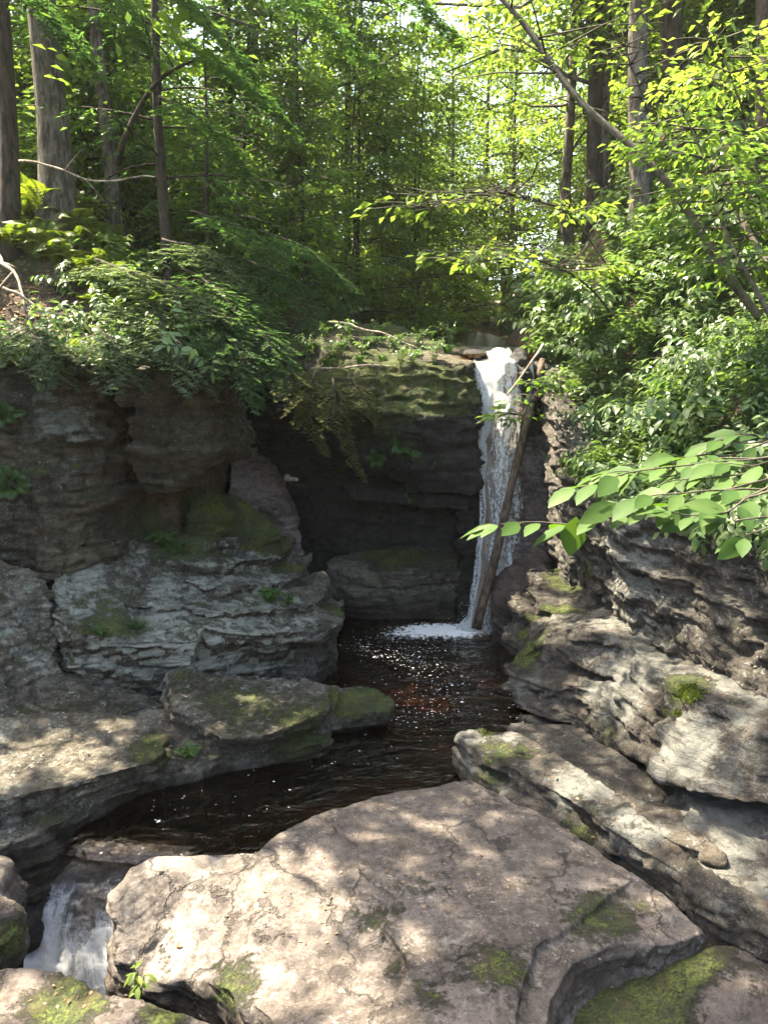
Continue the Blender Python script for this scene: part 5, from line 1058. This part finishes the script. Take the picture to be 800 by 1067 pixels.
# bits of leaf and twig caught on the rocks
G = Geo(); V = []
for (px, py, sx, sy, n) in [(480, 900, 110, 45, 70), (330, 960, 120, 50, 50), (90, 780, 70, 18, 30), (230, 600, 110, 25, 40), (620, 640, 60, 20, 50), (740, 700, 40, 15, 30), (600, 860, 60, 40, 40), (640, 1010, 60, 20, 20), (560, 780, 40, 20, 25), (270, 740, 50, 15, 20), (60, 1040, 60, 12, 20)]:
    for _ in range(n):
        q = surf0(px + random.gauss(0, sx * .6), py + random.gauss(0, sy * .6))
        if q is not None: V.append(q)
V = np.array(V); N = len(V); a = ru.uniform(0, 6.28, N); d = np.stack([np.cos(a), np.sin(a), ru.normal(.05, .15, N)], 1)
L_ = ru.uniform(.012, .045, N); leaves(G, V + [0, 0, .006], d, nrmz(np.stack([ru.normal(0, .3, N), ru.normal(0, .3, N), np.ones(N)], 1)), L_, L_ * ru.uniform(.2, .7, N), ru.random(N))
tag(G.obj('leaf_litter', M['dry_litter']), 'scattered bits of dead leaf and twig on the rocks', None, kind='stuff')

# ------------------------------------------------------------------ logs and sticks
def stick(name, pts, r0, r1, m, label, cat, n=14, wob=.02, seed=0, sides=8, stubs=()):
    c = curve(pts, n, wob, seed); e = empty(name, c[0], label, cat); T = Geo(); tube(T, c, np.linspace(r0, r1, n), sides, bump=.12, seed=seed); child(T.obj('stem', m, smooth=True), e)
    for (u, v, L) in stubs:
        T = Geo(); q = c[int(u * (n - 1))]; v = np.array(v, float); tube(T, curve([q, q + v * L * .5 + [0, 0, .02 * L], q + v * L], 6), np.linspace(r0 * .45, r0 * .15, 6), 5); child(T.obj('side_branch', m, smooth=True), e)
    return e
stick('log', [PY(566, 374, 12.4), PY(546, 450, 12.0), PY(524, 545, 11.6), PY(497, 656, 11.25)], .05, .075, M['wood_wet'], 'long dark log leaning against the waterfall with its foot in the pool', 'log', 18, .02, 2, 9, [(.62, (.7, -.3, .5), .22)])
stick('pole', [PY(566, 358, 12.3), PY(548, 385, 12.0), PY(528, 412, 11.9)], .022, .014, M['wood_dead'], 'thin pale broken pole lying across the waterfall lip', 'branch', 10, .01, 3)
stick('fallen_branch', [PY(20, 168, 11.8), PY(60, 172, 11.6), PY(110, 190, 11.4), PY(160, 186, 11.2)], .018, .008, M['wood_dead'], 'curved pale fallen branch at the foot of the thick trunk', 'branch', 14, .05, 5, 6, [(.4, (.6, -.2, .5), .5), (.6, (.5, .1, -.6), .5)])
stick('fallen_branch', [PY(-10, 262, 10.2), PY(18, 285, 9.9), PY(25, 330, 9.5)], .03, .012, M['wood_dead'], 'dead branch hooking down at the left picture edge', 'branch', 14, .05, 6, 6, [(.5, (-.4, -.3, -.6), .5), (.3, (.6, -.3, -.2), .4)])
stick('fallen_branch', [PY(0, 300, 9.6), PY(40, 318, 9.5), PY(75, 330, 9.4)], .022, .01, M['wood_dead'], 'thin dead branch on the brown litter patch', 'branch', 12, .05, 7, 6, [(.5, (.5, -.3, -.3), .5)])
stick('fallen_branch', [PY(150, 330, 9.4), PY(180, 345, 9.2), PY(205, 350, 9.1)], .014, .006, M['wood_dead'], 'pale twig among the hemlock boughs at the cliff top', 'branch', 10, .03, 8, 5, [(.6, (.3, -.2, -.8), .25)])
stick('fallen_branch', [PY(325, 385, 12.3), PY(390, 380, 12.2), PY(425, 384, 12.2)], .02, .01, M['wood_dead'], 'dead stick lying along the outcrop top edge', 'branch', 10, .03, 9, 5)
stick('fallen_branch', [PY(340, 335, 13.8), PY(390, 345, 13.5), PY(440, 366, 13.2)], .025, .012, M['wood_dead'], 'longer grey stick sloping across the outcrop top', 'branch', 10, .03, 10, 5)
stick('tree_limb', [PY(122, 170, 12.6), PY(140, 125, 12.2), PY(168, 80, 11.9), PY(215, 55, 11.7)], .05, .02, M['bark_dark'], 'curved dark limb sweeping up to the slender hemlock', 'branch', 14, .03, 12, 7)
stick('dead_stem', [PY(740, 160, 10), PY(790, 260, 9), PY(815, 300, 8.6)], .03, .04, M['bark_smooth'], 'pale thin dead stem slanting down by the right edge', 'branch', 10, .02, 13, 6)

# ------------------------------------------------------------------ broad leaved branch close to the camera
def big_branch():
    rs = np.random.default_rng(3); root = np.array([3.0, 2.6, 2.2])
    e = empty('leafy_shrub', root, 'overhanging branch with broad green leaves in front of the right cliff', 'shrub'); T, G = Geo(), Geo()
    hub = PY(900, 470, 2.5); main = curve([root, (root + hub) / 2 + [.2, 0, .4], hub], 10); tube(T, main, np.linspace(.03, .014, 10), 7)
    tw = [[hub, PY(800, 500, 2.35), PY(720, 518, 2.3), PY(660, 532, 2.3), PY(612, 540, 2.3), PY(560, 535, 2.35), PY(515, 541, 2.35)]]
    for (y0, xe, ye, Y) in [(470, 605, 510, 2.5), (480, 635, 497, 2.55), (460, 672, 484, 2.6), (455, 705, 474, 2.65), (450, 740, 463, 2.7), (500, 640, 528, 2.25), (510, 700, 540, 2.15), (500, 735, 520, 2.2), (520, 750, 545, 2.05), (480, 765, 492, 2.4), (450, 775, 458, 2.75), (530, 785, 552, 2.0), (490, 690, 508, 2.4)]:
        h2 = PY(880, y0, Y); tw.append([h2, PY((880 + xe) / 2, (y0 + ye) / 2 - 6, Y), PY(xe, ye, Y)]); tube(T, curve([hub, (hub + h2) / 2, h2], 5), .006, 5)
    for k, t in enumerate(tw):
        n = 26; c = curve(t, n, .03, k); tube(T, c, np.linspace(.005, .0016, n), 5); tan = nrmz(np.gradient(c, axis=0)); P, D = [], []
        arc = np.concatenate([[0], np.cumsum(np.linalg.norm(np.diff(c, axis=0), axis=1))]); s = .35; j = 0
        while s < arc[-1]:
            i = int(np.searchsorted(arc, s)) - 1; q = c[i]; sd = nrmz(np.cross(tan[i], [0, 0, 1.])) * (1 if j % 2 else -1)
            P.append(q); D.append(tan[i] * rs.uniform(.5, .9) + sd * rs.uniform(.6, .9) + np.array([0, 0, rs.uniform(-.32, -.02)])); s += rs.uniform(.030, .05); j += 1
        for a_ in (-.5, 0, .5): P.append(c[-1]); D.append(tan[-1] + nrmz(np.cross(tan[-1], [0, 0, 1.])) * a_ + np.array([0, 0, -.2]))
        P, D = np.array(P), np.array(D); N = len(P); L_ = rs.uniform(.07, .135, N)
        D = nrmz(D); leaves(G, P + D * .012, D, nrmz(np.array([-.1, -.3, 1.]) + rs.normal(0, .28, (N, 3))), L_, L_ * rs.uniform(.46, .58, N), rs.random(N), 'leaf', 0, .10, .16)
    q = PY(600, 538, 2.3); leaves(G, np.array([q]), np.array([[-.15, -.1, -1.]]), np.array([[.1, -1, .1]]), .125, .085, .6, 'leaf', 0, .06, .05)
    child(T.obj('twig', M['bark_smooth'], smooth=True), e); child(G.obj('foliage', M['big_leaf'], smooth=True), e)
big_branch()

# ------------------------------------------------------------------ air
bm = bmesh.new(); bmesh.ops.create_cube(bm, size=1); me = bpy.data.meshes.new('haze'); bm.to_mesh(me); bm.free()
hz_ = bpy.data.objects.new('haze', me); COL.objects.link(hz_); hz_.location = (0, 85, 17); hz_.scale = (320, 260, 46); tag(hz_, 'thin bright summer air', None, kind='stuff')
m, nt, o = mat('air'); pv = nt.nodes.new('ShaderNodeVolumePrincipled'); pv.inputs['Density'].default_value = .0005; pv.inputs['Color'].default_value = (.9, .95, .9, 1); pv.inputs['Anisotropy'].default_value = .3
nt.links.new(pv.outputs[0], o.inputs['Volume']); me.materials.append(m)
